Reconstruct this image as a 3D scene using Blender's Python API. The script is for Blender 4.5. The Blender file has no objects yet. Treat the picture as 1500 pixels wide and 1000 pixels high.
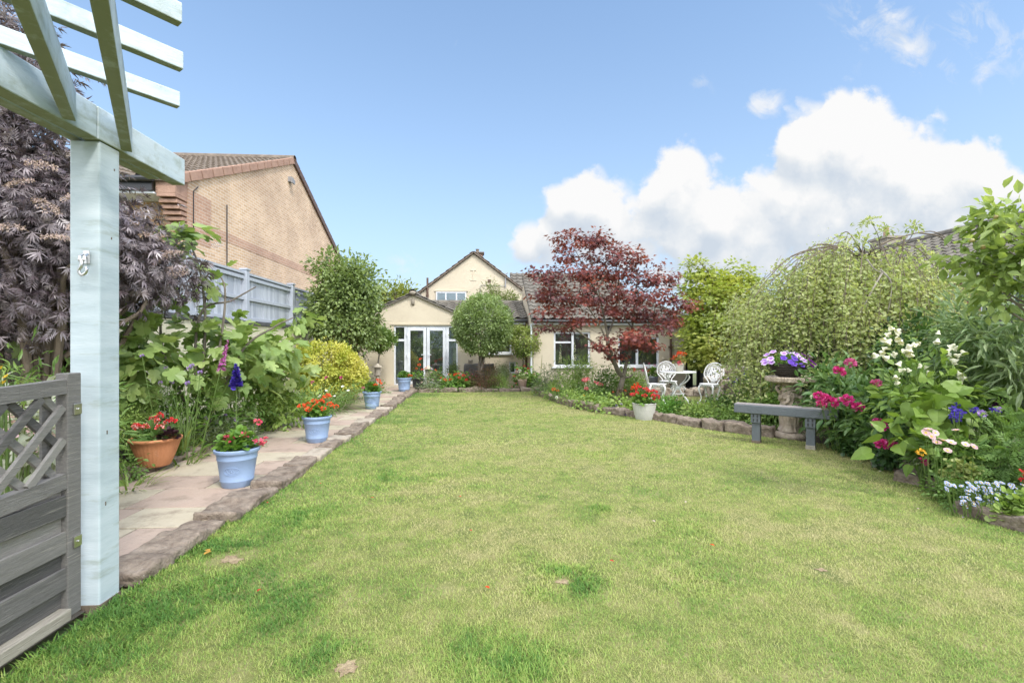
import bpy, math, random
import numpy as np
from mathutils import Vector
from mathutils.geometry import tessellate_polygon
R = np.random.default_rng(11); random.seed(5)
SC = bpy.context.scene; COL = SC.collection
PI = math.pi
# ---------------------------------------------------------------- measuring: a spot of the photo at a known distance -> metres
FPX, HZ, EYE, YAW = 690.0, 505.0, 1.40, math.radians(3.58)
def _ray(px, py):
    dx = (px-750)/FPX; dz = (HZ-py)/FPX
    return math.sin(YAW)+math.cos(YAW)*dx, math.cos(YAW)-math.sin(YAW)*dx, dz
def W(px, py, Y):
    x, y, z = _ray(px, py); s = Y/y
    return np.array((x*s, Y, EYE+z*s))
def G(px, py, z=0.0):
    x, y, d = _ray(px, py); s = (z-EYE)/d
    return np.array((x*s, y*s, z))
def M(Y, px=750):                      # metres per photo pixel at a depth
    x, y, z = _ray(px, 500); return Y/y/FPX
# ---------------------------------------------------------------- numeric helpers
def nrm(a):
    a = np.asarray(a, float); return a/np.maximum(np.linalg.norm(a, axis=-1, keepdims=True), 1e-9)
_lat = R.random((64, 64, 64))
def vnoise(p, s=1.0):                  # value noise of (n,3) points
    p = np.asarray(p, float)*s+100.0; i = np.floor(p).astype(int); f = p-i; f = f*f*(3-2*f)
    o = 0
    for a in (0, 1):
        for b in (0, 1):
            for c in (0, 1):
                w = (f[..., 0] if a else 1-f[..., 0])*(f[..., 1] if b else 1-f[..., 1])*(f[..., 2] if c else 1-f[..., 2])
                o = o+w*_lat[(i[..., 0]+a) % 64, (i[..., 1]+b) % 64, (i[..., 2]+c) % 64]
    return o
def fbm(p, s=1.0, o=3):
    return sum(vnoise(p, s*2**k)/2**(k+1) for k in range(o))/(1-0.5**o)
def inside(poly, x, y):
    r = np.zeros(len(x), bool); n = len(poly)
    for i in range(n):
        x0, y0 = poly[i][:2]; x1, y1 = poly[(i+1) % n][:2]
        if y0 == y1: continue
        r ^= ((y0 > y) != (y1 > y)) & (x < (x1-x0)*(y-y0)/(y1-y0)+x0)
    return r
def sphere_dirs(n): return nrm(R.normal(size=(n, 3)))
def curve(pts, n):                     # Catmull-Rom through points
    P = np.array(pts, float); P = np.vstack([2*P[0]-P[1], P, 2*P[-1]-P[-2]]); out = []
    m = len(P)-3
    for t in np.linspace(0, m-1e-6, n):
        i = int(t); u = t-i; a, b, c, d = P[i:i+4]
        out.append(.5*((2*b)+(c-a)*u+(2*a-5*b+4*c-d)*u*u+(3*b-a-3*c+d)*u**3))
    return np.array(out)
class Geo:
    def __init__(s): s.V = []; s.T = []; s.Q = []; s.A = []; s.n = 0
    def add(s, V, T=None, Q=None, a=0.5):
        V = np.asarray(V, float).reshape(-1, 3)
        if T is not None and len(T): s.T.append(np.asarray(T, int).reshape(-1, 3)+s.n)
        if Q is not None and len(Q): s.Q.append(np.asarray(Q, int).reshape(-1, 4)+s.n)
        s.V.append(V); s.A.append(np.broadcast_to(np.asarray(a, float), (len(V),))); s.n += len(V); return s
    def box(s, c, d, rz=0.0, a=0.5, tilt=None):
        x, y, z = np.array(d)/2
        V = np.array([(-x,-y,-z),(x,-y,-z),(x,y,-z),(-x,y,-z),(-x,-y,z),(x,-y,z),(x,y,z),(-x,y,z)])
        if tilt is not None: V = V @ np.array(tilt).T
        cr, sr = math.cos(rz), math.sin(rz)
        V = V @ np.array([(cr,-sr,0),(sr,cr,0),(0,0,1)]).T+np.array(c)
        return s.add(V, Q=[(3,2,1,0),(4,5,6,7),(0,1,5,4),(1,2,6,5),(2,3,7,6),(3,0,4,7)], a=a)
    def b(s, x0, x1, y0, y1, z0, z1, a=0.5):
        return s.box(((x0+x1)/2, (y0+y1)/2, (z0+z1)/2), (x1-x0, y1-y0, z1-z0), a=a)
    def beam(s, p0, p1, w, h, up=(0,0,1), a=0.5):
        p0 = np.array(p0, float); p1 = np.array(p1, float); d = nrm(p1-p0); x = nrm(np.cross(d, up)); u = np.cross(x, d)
        V = [p+x*i*w/2+u*j*h/2 for p in (p0, p1) for i, j in ((-1,-1),(1,-1),(1,1),(-1,1))]
        return s.add(V, Q=[(0,1,2,3),(7,6,5,4),(1,0,4,5),(2,1,5,6),(3,2,6,7),(0,3,7,4)], a=a)
    def tube(s, pts, rad, n=6, a=0.5):
        P = np.array(pts, float); m = len(P); rad = np.broadcast_to(np.asarray(rad, float), (m,))
        t = nrm(np.gradient(P, axis=0)); ref = np.array((0,0,1.)) if abs(t[0,2]) < .9 else np.array((1.,0,0))
        x = nrm(np.cross(t[0], ref)); V = []; an = np.arange(n)*2*PI/n
        for i in range(m):
            x = nrm(x-t[i]*np.dot(x, t[i])); y = np.cross(t[i], x)
            V.append(P[i]+rad[i]*(np.cos(an)[:,None]*x+np.sin(an)[:,None]*y))
        k = np.arange(n); k2 = (k+1) % n; Q = []
        for i in range(m-1): Q.append(np.stack([i*n+k, i*n+k2, (i+1)*n+k2, (i+1)*n+k], 1))
        V = np.vstack(V+[P[:1], P[-1:]]); T = np.vstack([np.stack([k2, k, np.full(n, m*n)], 1), np.stack([(m-1)*n+k, (m-1)*n+k2, np.full(n, m*n+1)], 1)])
        return s.add(V, T, np.vstack(Q), a)
    def lathe(s, prof, n=28, c=(0,0,0), mod=None, a=0.5, sx=1.0, sy=1.0):
        an = np.arange(n)*2*PI/n; V = []
        for r, z in prof:
            rr = r*(mod(an, r, z) if mod else np.ones(n))
            V.append(np.stack([rr*np.cos(an)*sx, rr*np.sin(an)*sy, np.full(n, z)], 1))
        k = np.arange(n); k2 = (k+1) % n
        Q = [np.stack([i*n+k, i*n+k2, (i+1)*n+k2, (i+1)*n+k], 1) for i in range(len(prof)-1)]
        return s.add(np.vstack(V)+np.array(c), Q=np.vstack(Q), a=a)
    def prism(s, poly, off, a=0.5):    # planar 3D polygon pushed along off
        P = np.array(poly, float); n = len(P); off = np.array(off, float)
        tr = np.array(tessellate_polygon([[Vector(p) for p in P]]))
        i = np.arange(n); j = (i+1) % n
        return s.add(np.vstack([P, P+off]), np.vstack([tr, tr[:, ::-1]+n]), np.stack([i, j, j+n, i+n], 1), a)
    def blob(s, c, r, n=10, a=0.5, rough=0.0, seed=0):   # rounded lump
        th = np.linspace(0, PI, n); ph = np.arange(n*2)*PI/n
        D = np.stack([np.outer(np.sin(th), np.cos(ph)), np.outer(np.sin(th), np.sin(ph)), np.outer(np.cos(th), np.ones(2*n))], -1)
        k = 1+rough*(fbm(D.reshape(-1, 3)+seed*7.3, 2.0).reshape(n, 2*n)-.5)*2
        V = D*k[..., None]*np.array(r)+np.array(c); m = 2*n; q = np.arange(m); q2 = (q+1) % m
        return s.add(V.reshape(-1, 3), Q=np.vstack([np.stack([(i+1)*m+q, (i+1)*m+q2, i*m+q2, i*m+q], 1) for i in range(n-1)]), a=a)
    def scatter(s, T, pos, axis, up, scale, a=None):     # T = (verts, tris): leaf template, y along the leaf, z its upper side
        TV, TT = T; pos = np.asarray(pos, float); n = len(pos)
        if n == 0: return s
        y = nrm(np.broadcast_to(axis, (n, 3))); x = nrm(np.cross(y, np.broadcast_to(up, (n, 3)))+1e-6); z = np.cross(x, y)
        sc = np.broadcast_to(np.asarray(scale, float), (n,))[:, None, None]
        V = pos[:, None]+sc*(TV[:, 0][None, :, None]*x[:, None]+TV[:, 1][None, :, None]*y[:, None]+TV[:, 2][None, :, None]*z[:, None])
        k = len(TV); F = (TT[None]+(np.arange(n)*k)[:, None, None]).reshape(-1, 3)
        if a is None: a = R.random(n)
        return s.add(V.reshape(-1, 3), F, a=np.repeat(np.broadcast_to(a, (n,)), k))
    def mesh(s, name):
        V = np.vstack(s.V); T = np.vstack(s.T) if s.T else np.zeros((0, 3), int); Q = np.vstack(s.Q) if s.Q else np.zeros((0, 4), int)
        me = bpy.data.meshes.new(name); me.vertices.add(len(V)); me.vertices.foreach_set('co', V.astype(np.float32).ravel())
        li = np.concatenate([T.ravel(), Q.ravel()]).astype(np.int32); me.loops.add(len(li)); me.loops.foreach_set('vertex_index', li)
        st = np.concatenate([np.arange(len(T))*3, len(T)*3+np.arange(len(Q))*4]).astype(np.int32)
        me.polygons.add(len(st)); me.polygons.foreach_set('loop_start', st)
        at = me.attributes.new('rnd', 'FLOAT', 'POINT'); at.data.foreach_set('value', np.concatenate(s.A).astype(np.float32))
        me.polygons.foreach_set('use_smooth', np.zeros(len(st), bool)); me.update(calc_edges=True); return me
    def build(s, name, mat, parent=None, smooth=False, bevel=0.0, loc=None, auto=None):
        me = s.mesh(name); me.materials.append(mat)
        if smooth: me.polygons.foreach_set('use_smooth', np.ones(len(me.polygons), bool))
        o = bpy.data.objects.new(name, me); COL.objects.link(o)
        if parent: o.parent = parent
        if loc is not None: o.location = loc
        if bevel:
            m = o.modifiers.new('bevel', 'BEVEL'); m.width = bevel; m.segments = 2; m.limit_method = 'ANGLE'
        return o
def tag(o, label, cat, group=None, kind=None):
    o['label'] = label; o['category'] = cat
    if group: o['group'] = group
    if kind: o['kind'] = kind
    return o
def thing(name, label, cat, loc=(0,0,0), rz=0.0, group=None):
    o = bpy.data.objects.new(name, None); COL.objects.link(o); o.location = [float(v) for v in loc]; o.rotation_euler = (0, 0, rz)
    o.empty_display_size = .1
    return tag(o, label, cat, group)
def struct(o): o['kind'] = 'structure'; return o
def stuff(o): o['kind'] = 'stuff'; return o
def kids(o): return [c for c in bpy.data.objects if c.parent == o]
def dup(o, parent=None, loc=None, rz=None, label=None, scale=None):
    c = o.copy(); COL.objects.link(c)
    if parent: c.parent = parent
    if loc is not None: c.location = [float(v) for v in loc]
    if rz is not None: c.rotation_euler = (0, 0, rz)
    if scale: c.scale = (scale,)*3
    if label: c['label'] = label
    for k in kids(o): dup(k, c)
    return c
def inst(me, name, parent, loc, rot=(0,0,0), sc=1.0):   # a part with shared mesh data
    o = bpy.data.objects.new(name, me); COL.objects.link(o); o.parent = parent
    o.location = [float(v) for v in loc]; o.rotation_euler = rot; o.scale = (sc, sc, sc); return o
# ---------------------------------------------------------------- materials
def _new(name):
    m = bpy.data.materials.new(name); m.use_nodes = True; t = m.node_tree; t.nodes.clear()
    return m, t, t.nodes, t.links
def rgb(c): return (c[0], c[1], c[2], 1.0)
def _ramp(N, stops):
    r = N.new('ShaderNodeValToRGB'); e = r.color_ramp.elements
    while len(e) < len(stops): e.new(.5)
    for i, (p, c) in enumerate(stops): e[i].position = p; e[i].color = rgb(c)
    return r
def evenramp(N, cols): return _ramp(N, [(i/max(1, len(cols)-1), c) for i, c in enumerate(cols)])
def mat(name, cols, rough=.6, ns=4.0, bump=0.0, bs=40.0, metal=0.0, spec=.5, stretch=(1,1,1), detail=6.0, dirt=None, use_attr=False, lo=.3, hi=.7, coat=0.0):
    m, t, N, L = _new(name)
    out = N.new('ShaderNodeOutputMaterial'); p = N.new('ShaderNodeBsdfPrincipled'); L.new(p.outputs[0], out.inputs[0])
    g = N.new('ShaderNodeNewGeometry'); mp = N.new('ShaderNodeMapping'); mp.inputs['Scale'].default_value = stretch
    L.new(g.outputs['Position'], mp.inputs[0])
    cols = cols if isinstance(cols[0], (tuple, list)) else [cols]
    if len(cols) == 1: cols = [tuple(v*.86 for v in cols[0]), tuple(min(1, v*1.1) for v in cols[0])]
    n = N.new('ShaderNodeTexNoise'); n.inputs['Scale'].default_value = ns; n.inputs['Detail'].default_value = detail; n.inputs['Roughness'].default_value = .62
    L.new(mp.outputs[0], n.inputs['Vector'])
    r = _ramp(N, [(lo+(hi-lo)*i/(len(cols)-1), c) for i, c in enumerate(cols)])
    if use_attr:
        a = N.new('ShaderNodeAttribute'); a.attribute_name = 'rnd'
        md = N.new('ShaderNodeMath'); md.operation = 'MULTIPLY_ADD'; md.inputs[1].default_value = .55; L.new(a.outputs['Fac'], md.inputs[0])
        m2 = N.new('ShaderNodeMath'); m2.operation = 'MULTIPLY'; m2.inputs[1].default_value = .45; L.new(n.outputs['Fac'], m2.inputs[0])
        L.new(m2.outputs[0], md.inputs[2]); L.new(md.outputs[0], r.inputs[0])
    else: L.new(n.outputs['Fac'], r.inputs[0])
    col = r.outputs[0]
    if dirt:
        dc, ds, d0, d1 = dirt
        n2 = N.new('ShaderNodeTexNoise'); n2.inputs['Scale'].default_value = ds; n2.inputs['Detail'].default_value = 8; n2.inputs['Roughness'].default_value = .7
        L.new(mp.outputs[0], n2.inputs['Vector'])
        mr = N.new('ShaderNodeMapRange'); mr.inputs[1].default_value = d0; mr.inputs[2].default_value = d1; L.new(n2.outputs['Fac'], mr.inputs[0])
        mx = N.new('ShaderNodeMixRGB'); mx.inputs[2].default_value = rgb(dc); L.new(mr.outputs[0], mx.inputs[0]); L.new(col, mx.inputs[1]); col = mx.outputs[0]
    L.new(col, p.inputs['Base Color'])
    p.inputs['Roughness'].default_value = rough; p.inputs['Metallic'].default_value = metal; p.inputs['Specular IOR Level'].default_value = spec
    if coat: p.inputs['Coat Weight'].default_value = coat
    if bump:
        n3 = N.new('ShaderNodeTexNoise'); n3.inputs['Scale'].default_value = bs; n3.inputs['Detail'].default_value = 6; L.new(mp.outputs[0], n3.inputs['Vector'])
        b = N.new('ShaderNodeBump'); b.inputs['Strength'].default_value = bump; b.inputs['Distance'].default_value = .02
        L.new(n3.outputs['Fac'], b.inputs['Height']); L.new(b.outputs[0], p.inputs['Normal'])
    return m
def leaf(name, cols, trans=.35, rough=.45, spec=.4, ns=1.5, tcol=1.3, clump=.35):   # colour by leaf and by clump of leaves, light shining through
    m, t, N, L = _new(name)
    out = N.new('ShaderNodeOutputMaterial'); p = N.new('ShaderNodeBsdfPrincipled'); tr = N.new('ShaderNodeBsdfTranslucent'); mx = N.new('ShaderNodeMixShader')
    a = N.new('ShaderNodeAttribute'); a.attribute_name = 'rnd'; g = N.new('ShaderNodeNewGeometry')
    n = N.new('ShaderNodeTexNoise'); n.inputs['Scale'].default_value = ns; n.inputs['Detail'].default_value = 3; L.new(g.outputs['Position'], n.inputs['Vector'])
    mr = N.new('ShaderNodeMapRange'); mr.inputs[1].default_value = .3; mr.inputs[2].default_value = .7; L.new(n.outputs['Fac'], mr.inputs[0])
    mi = N.new('ShaderNodeMath'); mi.operation = 'MULTIPLY'; mi.inputs[1].default_value = clump; L.new(mr.outputs[0], mi.inputs[0])
    ma = N.new('ShaderNodeMath'); ma.operation = 'MULTIPLY_ADD'; ma.inputs[1].default_value = 1-clump; L.new(a.outputs['Fac'], ma.inputs[0]); L.new(mi.outputs[0], ma.inputs[2])
    r = evenramp(N, cols); L.new(ma.outputs[0], r.inputs[0])
    L.new(r.outputs[0], p.inputs['Base Color']); p.inputs['Roughness'].default_value = rough; p.inputs['Specular IOR Level'].default_value = spec
    h = N.new('ShaderNodeMixRGB'); h.blend_type = 'MULTIPLY'; h.inputs[0].default_value = 1; h.inputs[2].default_value = (tcol, tcol, tcol*.55, 1)
    L.new(r.outputs[0], h.inputs[1]); L.new(h.outputs[0], tr.inputs[0]); mx.inputs[0].default_value = trans
    L.new(p.outputs[0], mx.inputs[1]); L.new(tr.outputs[0], mx.inputs[2]); L.new(mx.outputs[0], out.inputs[0])
    return m
def petal(name, cols, trans=.25): return leaf(name, cols, trans, .55, .2, 8.0, 1.1, .2)
# ---------------------------------------------------------------- leaf templates (unit length along y)
def fan(outline, curl=.0, fold=.12, base=(0,0)):
    P = np.array(outline, float); c = np.array((0, .42))
    pts = np.vstack([[c], P]); z = fold*np.abs(pts[:, 0])-curl*((pts[:, 1]-.2)**2)*np.sign(pts[:, 1]-.2)
    V = np.column_stack([pts, z]); n = len(P); i = np.arange(n)
    return V, np.stack([np.zeros(n, int), 1+i, 1+(i+1) % n], 1)
LEAF4 = (np.array([(0,0,0),(.22,.45,.07),(0,1,-.08),(-.22,.45,.07)]), np.array([(0,1,2),(0,2,3)]))
OVAL = (np.array([(0,0,0),(.2,.25,.06),(.26,.55,.07),(0,1,-.12),(-.26,.55,.07),(-.2,.25,.06),(0,.5,0)]), np.array([(0,1,6),(1,2,6),(2,3,6),(3,4,6),(4,5,6),(5,0,6)]))
ROUND = fan([(.5*math.sin(t)*(1+.09*(k % 2)), .48-.5*math.cos(t)*(1+.09*(k % 2))) for k, t in enumerate(np.arange(14)*2*PI/14)], .25, .14)
LANCE = (np.array([(0,0,0),(.09,.3,.03),(.08,.62,.0),(0,1,-.2),(-.08,.62,.0),(-.09,.3,.03),(0,.45,-.02)]), np.array([(0,1,6),(1,2,6),(2,3,6),(3,4,6),(4,5,6),(5,0,6)]))
HEART = fan([(0,0),(.2,-.08),(.42,.1),(.44,.35),(.28,.68),(0,1.02),(-.28,.68),(-.44,.35),(-.42,.1),(-.2,-.08)], .35, .16)
FIG = fan([(0,0),(.14,-.07),(.3,-.02),(.43,.12),(.44,.27),(.33,.36),(.44,.46),(.5,.62),(.42,.76),(.28,.72),(.2,.64),(.22,.8),(.14,.96),(0,1.02),(-.14,.96),(-.22,.8),(-.2,.64),(-.28,.72),(-.42,.76),(-.5,.62),(-.44,.46),(-.33,.36),(-.44,.27),(-.43,.12),(-.3,-.02),(-.14,-.07)], .35, .16)
def palm(n=7, w=.1):
    o = [(0, .06)]
    for k in range(n):
        t = math.radians(-115+230*k/(n-1)); L = .62*(1-.35*abs(k-(n-1)/2)/((n-1)/2))
        d = np.array((math.sin(t), math.cos(t))); e = np.array((d[1], -d[0])); c = np.array((0, .4))
        o.append(tuple(c+d*L*.45-e*w*.8)); o.append(tuple(c+d*L)); o.append(tuple(c+d*L*.45+e*w*.8))
        if k < n-1:
            t2 = t+math.radians(115/(n-1)); o.append(tuple(c+.13*np.array((math.sin(t2), math.cos(t2)))))
    return fan(o, .25, .1)
ACER = palm()
def pinnate(n, lw, ll, tmpl=None, droop=.25):  # compound leaf of narrow leaflets
    V = []; T = []; k = 0
    for i in range(n):
        f = (i+.6)/n
        for sd in ((-1, 1) if i < n-1 else (0,)):
            ang = sd*(.95-.35*f); L = ll*(1-.35*abs(f-.45)); o = np.array((0, f*.8, -droop*f*f)); d = np.array((math.sin(ang), math.cos(ang), -.25)); e = np.array((math.cos(ang), -math.sin(ang), .35*sd))
            V += [o, o+d*L*.4+e*lw, o+d*L, o+d*L*.4-e*lw]; T += [(k, k+1, k+2), (k, k+2, k+3)]; k += 4
    return np.array(V), np.array(T)
LACE = pinnate(6, .028, .42)
def handleaf(angs, w=.066):
    V = []; T = []; k = 0
    for i, t in enumerate(angs):
        t = math.radians(t); d = np.array((math.sin(t), math.cos(t), -.12-.1*(i % 2))); e = np.array((math.cos(t), -math.sin(t), .25*(-1)**i)); L = (.95, .8, .72, .85, .62, .7, .9)[i % 7]; o = np.array((0, .12*(i % 3), 0))
        V += [o, o+d*L*.35+e*w, o+d*L*.7+e*w*.6-(0,0,.05), o+d*L-(0,0,.14), o+d*L*.7-e*w*.6-(0,0,.05), o+d*L*.35-e*w]; T += [(k,k+1,k+5),(k+1,k+2,k+4),(k+1,k+4,k+5),(k+2,k+3,k+4)]; k += 6
    return np.array(V), np.array(T)
HAND = handleaf((0, 38, -42, 78, -85, 20, -18))
FERN = pinnate(5, .05, .36)
def bladeT(bend=.35, w=.03, n=4):
    V = []; T = []
    for i in range(n):
        f = i/n; V += [(-w*(1-f*f*.6), f-.25*bend*f*f, bend*f*f), (w*(1-f*f*.6), f-.25*bend*f*f, bend*f*f)]
    V.append((0, 1-.25*bend, bend)); 
    for i in range(n-1): k = 2*i; T += [(k, k+1, k+3), (k, k+3, k+2)]
    k = 2*(n-1); T.append((k, k+1, 2*n)); return np.array(V, float), np.array(T)
BLADE = bladeT(.45, .028, 5); BLADE2 = bladeT(.9, .012, 6); GRASS = bladeT(.35, .05, 2)
WIDE = (LANCE[0]*np.array((1.9,1,1)), LANCE[1])
PETAL = (np.array([(0,0,0),(.34,.55,.1),(.2,.95,.02),(-.2,.95,.02),(-.34,.55,.1)]), np.array([(0,1,2),(0,2,3),(0,3,4)]))
# ================================================================ camera, light, sky
cam = bpy.data.cameras.new('camera'); co = bpy.data.objects.new('camera', cam); COL.objects.link(co); SC.camera = co
cam.sensor_width = 36; cam.lens = FPX/1500*36; cam.clip_end = 3000; cam.clip_start = .05
co.location = (0, 0, EYE); co.rotation_euler = (PI/2, 0, -YAW); cam.shift_y = (HZ-500)/1500
vs = SC.view_settings; vs.view_transform = 'Standard'; vs.look = 'None'; vs.gamma = 1; vs.exposure = 1.0
SUN = nrm(np.array((.40, -.62, .88)))
sl = bpy.data.lights.new('sun', 'SUN'); sl.energy = 1.5; sl.angle = math.radians(10.0); sl.color = (1, .95, .87)
so = bpy.data.objects.new('sun', sl); COL.objects.link(so); so.rotation_euler = Vector(-SUN).to_track_quat('-Z', 'Y').to_euler()
wd = bpy.data.worlds.new('World'); SC.world = wd; wd.use_nodes = True
def sky():
    t = wd.node_tree; N, L = t.nodes, t.links; N.clear()
    def ma(op, a, b=None, c=None, cl=False):
        n = N.new('ShaderNodeMath'); n.operation = op; n.use_clamp = cl
        for i, v in enumerate((a, b, c)):
            if v is None: continue
            if hasattr(v, 'links'): L.new(v, n.inputs[i])
            else: n.inputs[i].default_value = v
        return n.outputs[0]
    out = N.new('ShaderNodeOutputWorld'); bg = N.new('ShaderNodeBackground'); L.new(bg.outputs[0], out.inputs[0])
    st = N.new('ShaderNodeTexSky'); st.sky_type = 'NISHITA'; st.sun_disc = False
    st.sun_elevation = math.asin(SUN[2]); st.sun_rotation = math.atan2(SUN[0], SUN[1]); st.air_density = 1.0; st.dust_density = .6; st.ozone_density = 2.0
    tc = N.new('ShaderNodeTexCoord'); sp = N.new('ShaderNodeSeparateXYZ'); L.new(tc.outputs['Generated'], sp.inputs[0])
    x, y, z = sp.outputs; ca, sa = math.cos(YAW), math.sin(YAW)
    # compass bearing and height of the view direction, as tangents about the garden's axis
    fw = ma('ADD', ma('MULTIPLY', x, sa), ma('MULTIPLY', y, ca)); rt = ma('SUBTRACT', ma('MULTIPLY', x, ca), ma('MULTIPLY', y, sa))
    fc = ma('MAXIMUM', fw, .05); u0 = ma('DIVIDE', rt, fc); v0 = ma('DIVIDE', z, fc)
    cb = N.new('ShaderNodeCombineXYZ'); L.new(u0, cb.inputs[0]); L.new(v0, cb.inputs[1])
    B = [(1232,175,52,1.2),(1200,225,52,1.1),(1165,215,26,1.0),(1285,225,62,1.1),(1350,268,62,1.1),(1420,245,48,1.1),(1470,285,50,1.1),(1250,310,90,1),(1160,300,50,1),(1370,330,80,.8),(1000,252,36,1.35),(968,285,26,1.1),(870,296,40,1.3),(830,302,34,1.1),(885,345,46,.8),(990,335,64,.75),(1080,335,80,.85),(1050,322,22,1.1),(795,350,36,.95),(770,370,26,.8),(1050,390,90,.38),(900,390,110,.36),(1180,380,80,.35)]
    def field(off):
        ad = N.new('ShaderNodeVectorMath'); ad.operation = 'ADD'; ad.inputs[1].default_value = off; L.new(cb.outputs[0], ad.inputs[0])
        n1 = N.new('ShaderNodeTexNoise'); n1.inputs['Scale'].default_value = 13; n1.inputs['Detail'].default_value = 6; n1.inputs['Roughness'].default_value = .62; L.new(ad.outputs[0], n1.inputs['Vector'])
        vo = N.new('ShaderNodeTexVoronoi'); vo.feature = 'F1'; vo.inputs['Scale'].default_value = 22
        wv = N.new('ShaderNodeVectorMath'); wv.operation = 'MULTIPLY_ADD'; wv.inputs[1].default_value = (.09, .09, 0); L.new(n1.outputs['Color'], wv.inputs[0]); L.new(ad.outputs[0], wv.inputs[2]); L.new(wv.outputs[0], vo.inputs['Vector'])
        s = N.new('ShaderNodeSeparateXYZ'); L.new(ad.outputs[0], s.inputs[0]); acc = None
        for px, py, r, w in B:
            du = ma('SUBTRACT', s.outputs[0], (px-750)/FPX); dv = ma('SUBTRACT', s.outputs[1], (HZ-py)/FPX)
            d2 = ma('ADD', ma('MULTIPLY', du, du), ma('MULTIPLY', dv, dv)); q = ma('MULTIPLY', d2, -1/(r/FPX)**2)
            e = ma('MULTIPLY', ma('EXPONENT', q), w); acc = e if acc is None else ma('ADD', acc, e)
        f = ma('MULTIPLY_ADD', n1.outputs['Fac'], 1.35, acc); f = ma('SUBTRACT', f, ma('MULTIPLY', vo.outputs['Distance'], .55))
        return ma('SUBTRACT', f, .86), n1.outputs['Fac'], acc
    F, nz, acc = field((0, 0, 0)); F2, _, _ = field((.012, .045, 0))
    mask = N.new('ShaderNodeMapRange'); mask.interpolation_type = 'SMOOTHSTEP'; mask.inputs[1].default_value = -.08; mask.inputs[2].default_value = .42; L.new(F, mask.inputs[0])
    lit = ma('MULTIPLY_ADD', ma('SUBTRACT', F, F2), .62, .62, True)
    # lower middle of the bank is its grey underside
    un = N.new('ShaderNodeMapRange'); un.inputs[1].default_value = .34; un.inputs[2].default_value = .2; L.new(v0, un.inputs[0])
    lit = ma('SUBTRACT', lit, ma('MULTIPLY', un.outputs[0], ma('MULTIPLY', ma('MINIMUM', acc, 1.4), .16)), None, True)
    cr = _ramp(N, [(.0, (.68,.76,.86)), (.3, (.78,.84,.91)), (.55, (.91,.94,.97)), (.8, (1.03,1.03,1.03))]); L.new(lit, cr.inputs[0])
    # thin wisps upper right, and faint high veil
    nw = N.new('ShaderNodeTexNoise'); nw.inputs['Scale'].default_value = 13; nw.inputs['Detail'].default_value = 6; nw.inputs['Roughness'].default_value = .66; nw.inputs['Distortion'].default_value = .6; L.new(cb.outputs[0], nw.inputs['Vector'])
    wacc = None
    for px, py, r in [(1275,15,62),(1480,65,50),(1330,60,40),(1420,30,40),(1440,112,18),(1350,80,25),(1105,155,22),(1025,122,16),(1390,105,20),(945,330,30),(590,385,30),(1130,145,25),(1470,440,60),(780,385,60)]:
        du = ma('SUBTRACT', u0, (px-750)/FPX); dv = ma('SUBTRACT', v0, (HZ-py)/FPX)
        e = ma('EXPONENT', ma('MULTIPLY', ma('ADD', ma('MULTIPLY', du, du), ma('MULTIPLY', dv, dv)), -1/(r/FPX)**2)); wacc = e if wacc is None else ma('ADD', wacc, e)
    wm = N.new('ShaderNodeMapRange'); wm.inputs[1].default_value = .98; wm.inputs[2].default_value = 1.45; L.new(ma('MULTIPLY_ADD', wacc, .3, ma('MULTIPLY', nw.outputs['Fac'], 1.6)), wm.inputs[0])
    wisp = ma('MULTIPLY', ma('MULTIPLY', wm.outputs[0], .8), ma('MINIMUM', wacc, 1))
    front = N.new('ShaderNodeMapRange'); front.inputs[1].default_value = .05; front.inputs[2].default_value = .2; L.new(fw, front.inputs[0])
    mk = ma('MULTIPLY', ma('MAXIMUM', mask.outputs[0], wisp), front.outputs[0])
    # Nishita radiance scaled to the background strength; haze paling the blue towards the skyline
    sk = N.new('ShaderNodeMixRGB'); sk.blend_type = 'MULTIPLY'; sk.inputs[0].default_value = 1; sk.inputs[2].default_value = (.72, 1.0, 1.12, 1); L.new(st.outputs[0], sk.inputs[1])
    hz = N.new('ShaderNodeMixRGB'); hz.inputs[2].default_value = (.345/SKYS, .395/SKYS, .462/SKYS, 1); L.new(sk.outputs[0], hz.inputs[1])
    L.new(ma('MULTIPLY', ma('EXPONENT', ma('MULTIPLY', ma('MAXIMUM', z, 0), -2.4)), 1.0), hz.inputs[0]); sk = hz
    cs = N.new('ShaderNodeMixRGB'); cs.blend_type = 'MULTIPLY'; cs.inputs[0].default_value = 1; cs.inputs[2].default_value = (CLOUD, CLOUD, CLOUD, 1); L.new(cr.outputs[0], cs.inputs[1])
    mx = N.new('ShaderNodeMixRGB'); L.new(mk, mx.inputs[0]); L.new(sk.outputs[0], mx.inputs[1]); L.new(cs.outputs[0], mx.inputs[2])
    # unseen broken cloud added behind and above the camera as soft fill light
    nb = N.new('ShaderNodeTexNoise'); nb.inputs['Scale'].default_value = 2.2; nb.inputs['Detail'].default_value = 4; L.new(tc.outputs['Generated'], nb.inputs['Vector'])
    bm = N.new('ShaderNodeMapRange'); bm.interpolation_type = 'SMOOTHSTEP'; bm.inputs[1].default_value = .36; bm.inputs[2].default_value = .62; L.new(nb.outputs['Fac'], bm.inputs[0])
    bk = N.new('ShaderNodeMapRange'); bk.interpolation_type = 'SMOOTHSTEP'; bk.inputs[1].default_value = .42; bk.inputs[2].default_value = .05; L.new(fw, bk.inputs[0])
    up = N.new('ShaderNodeMapRange'); up.inputs[1].default_value = .02; up.inputs[2].default_value = .2; L.new(z, up.inputs[0])
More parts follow.
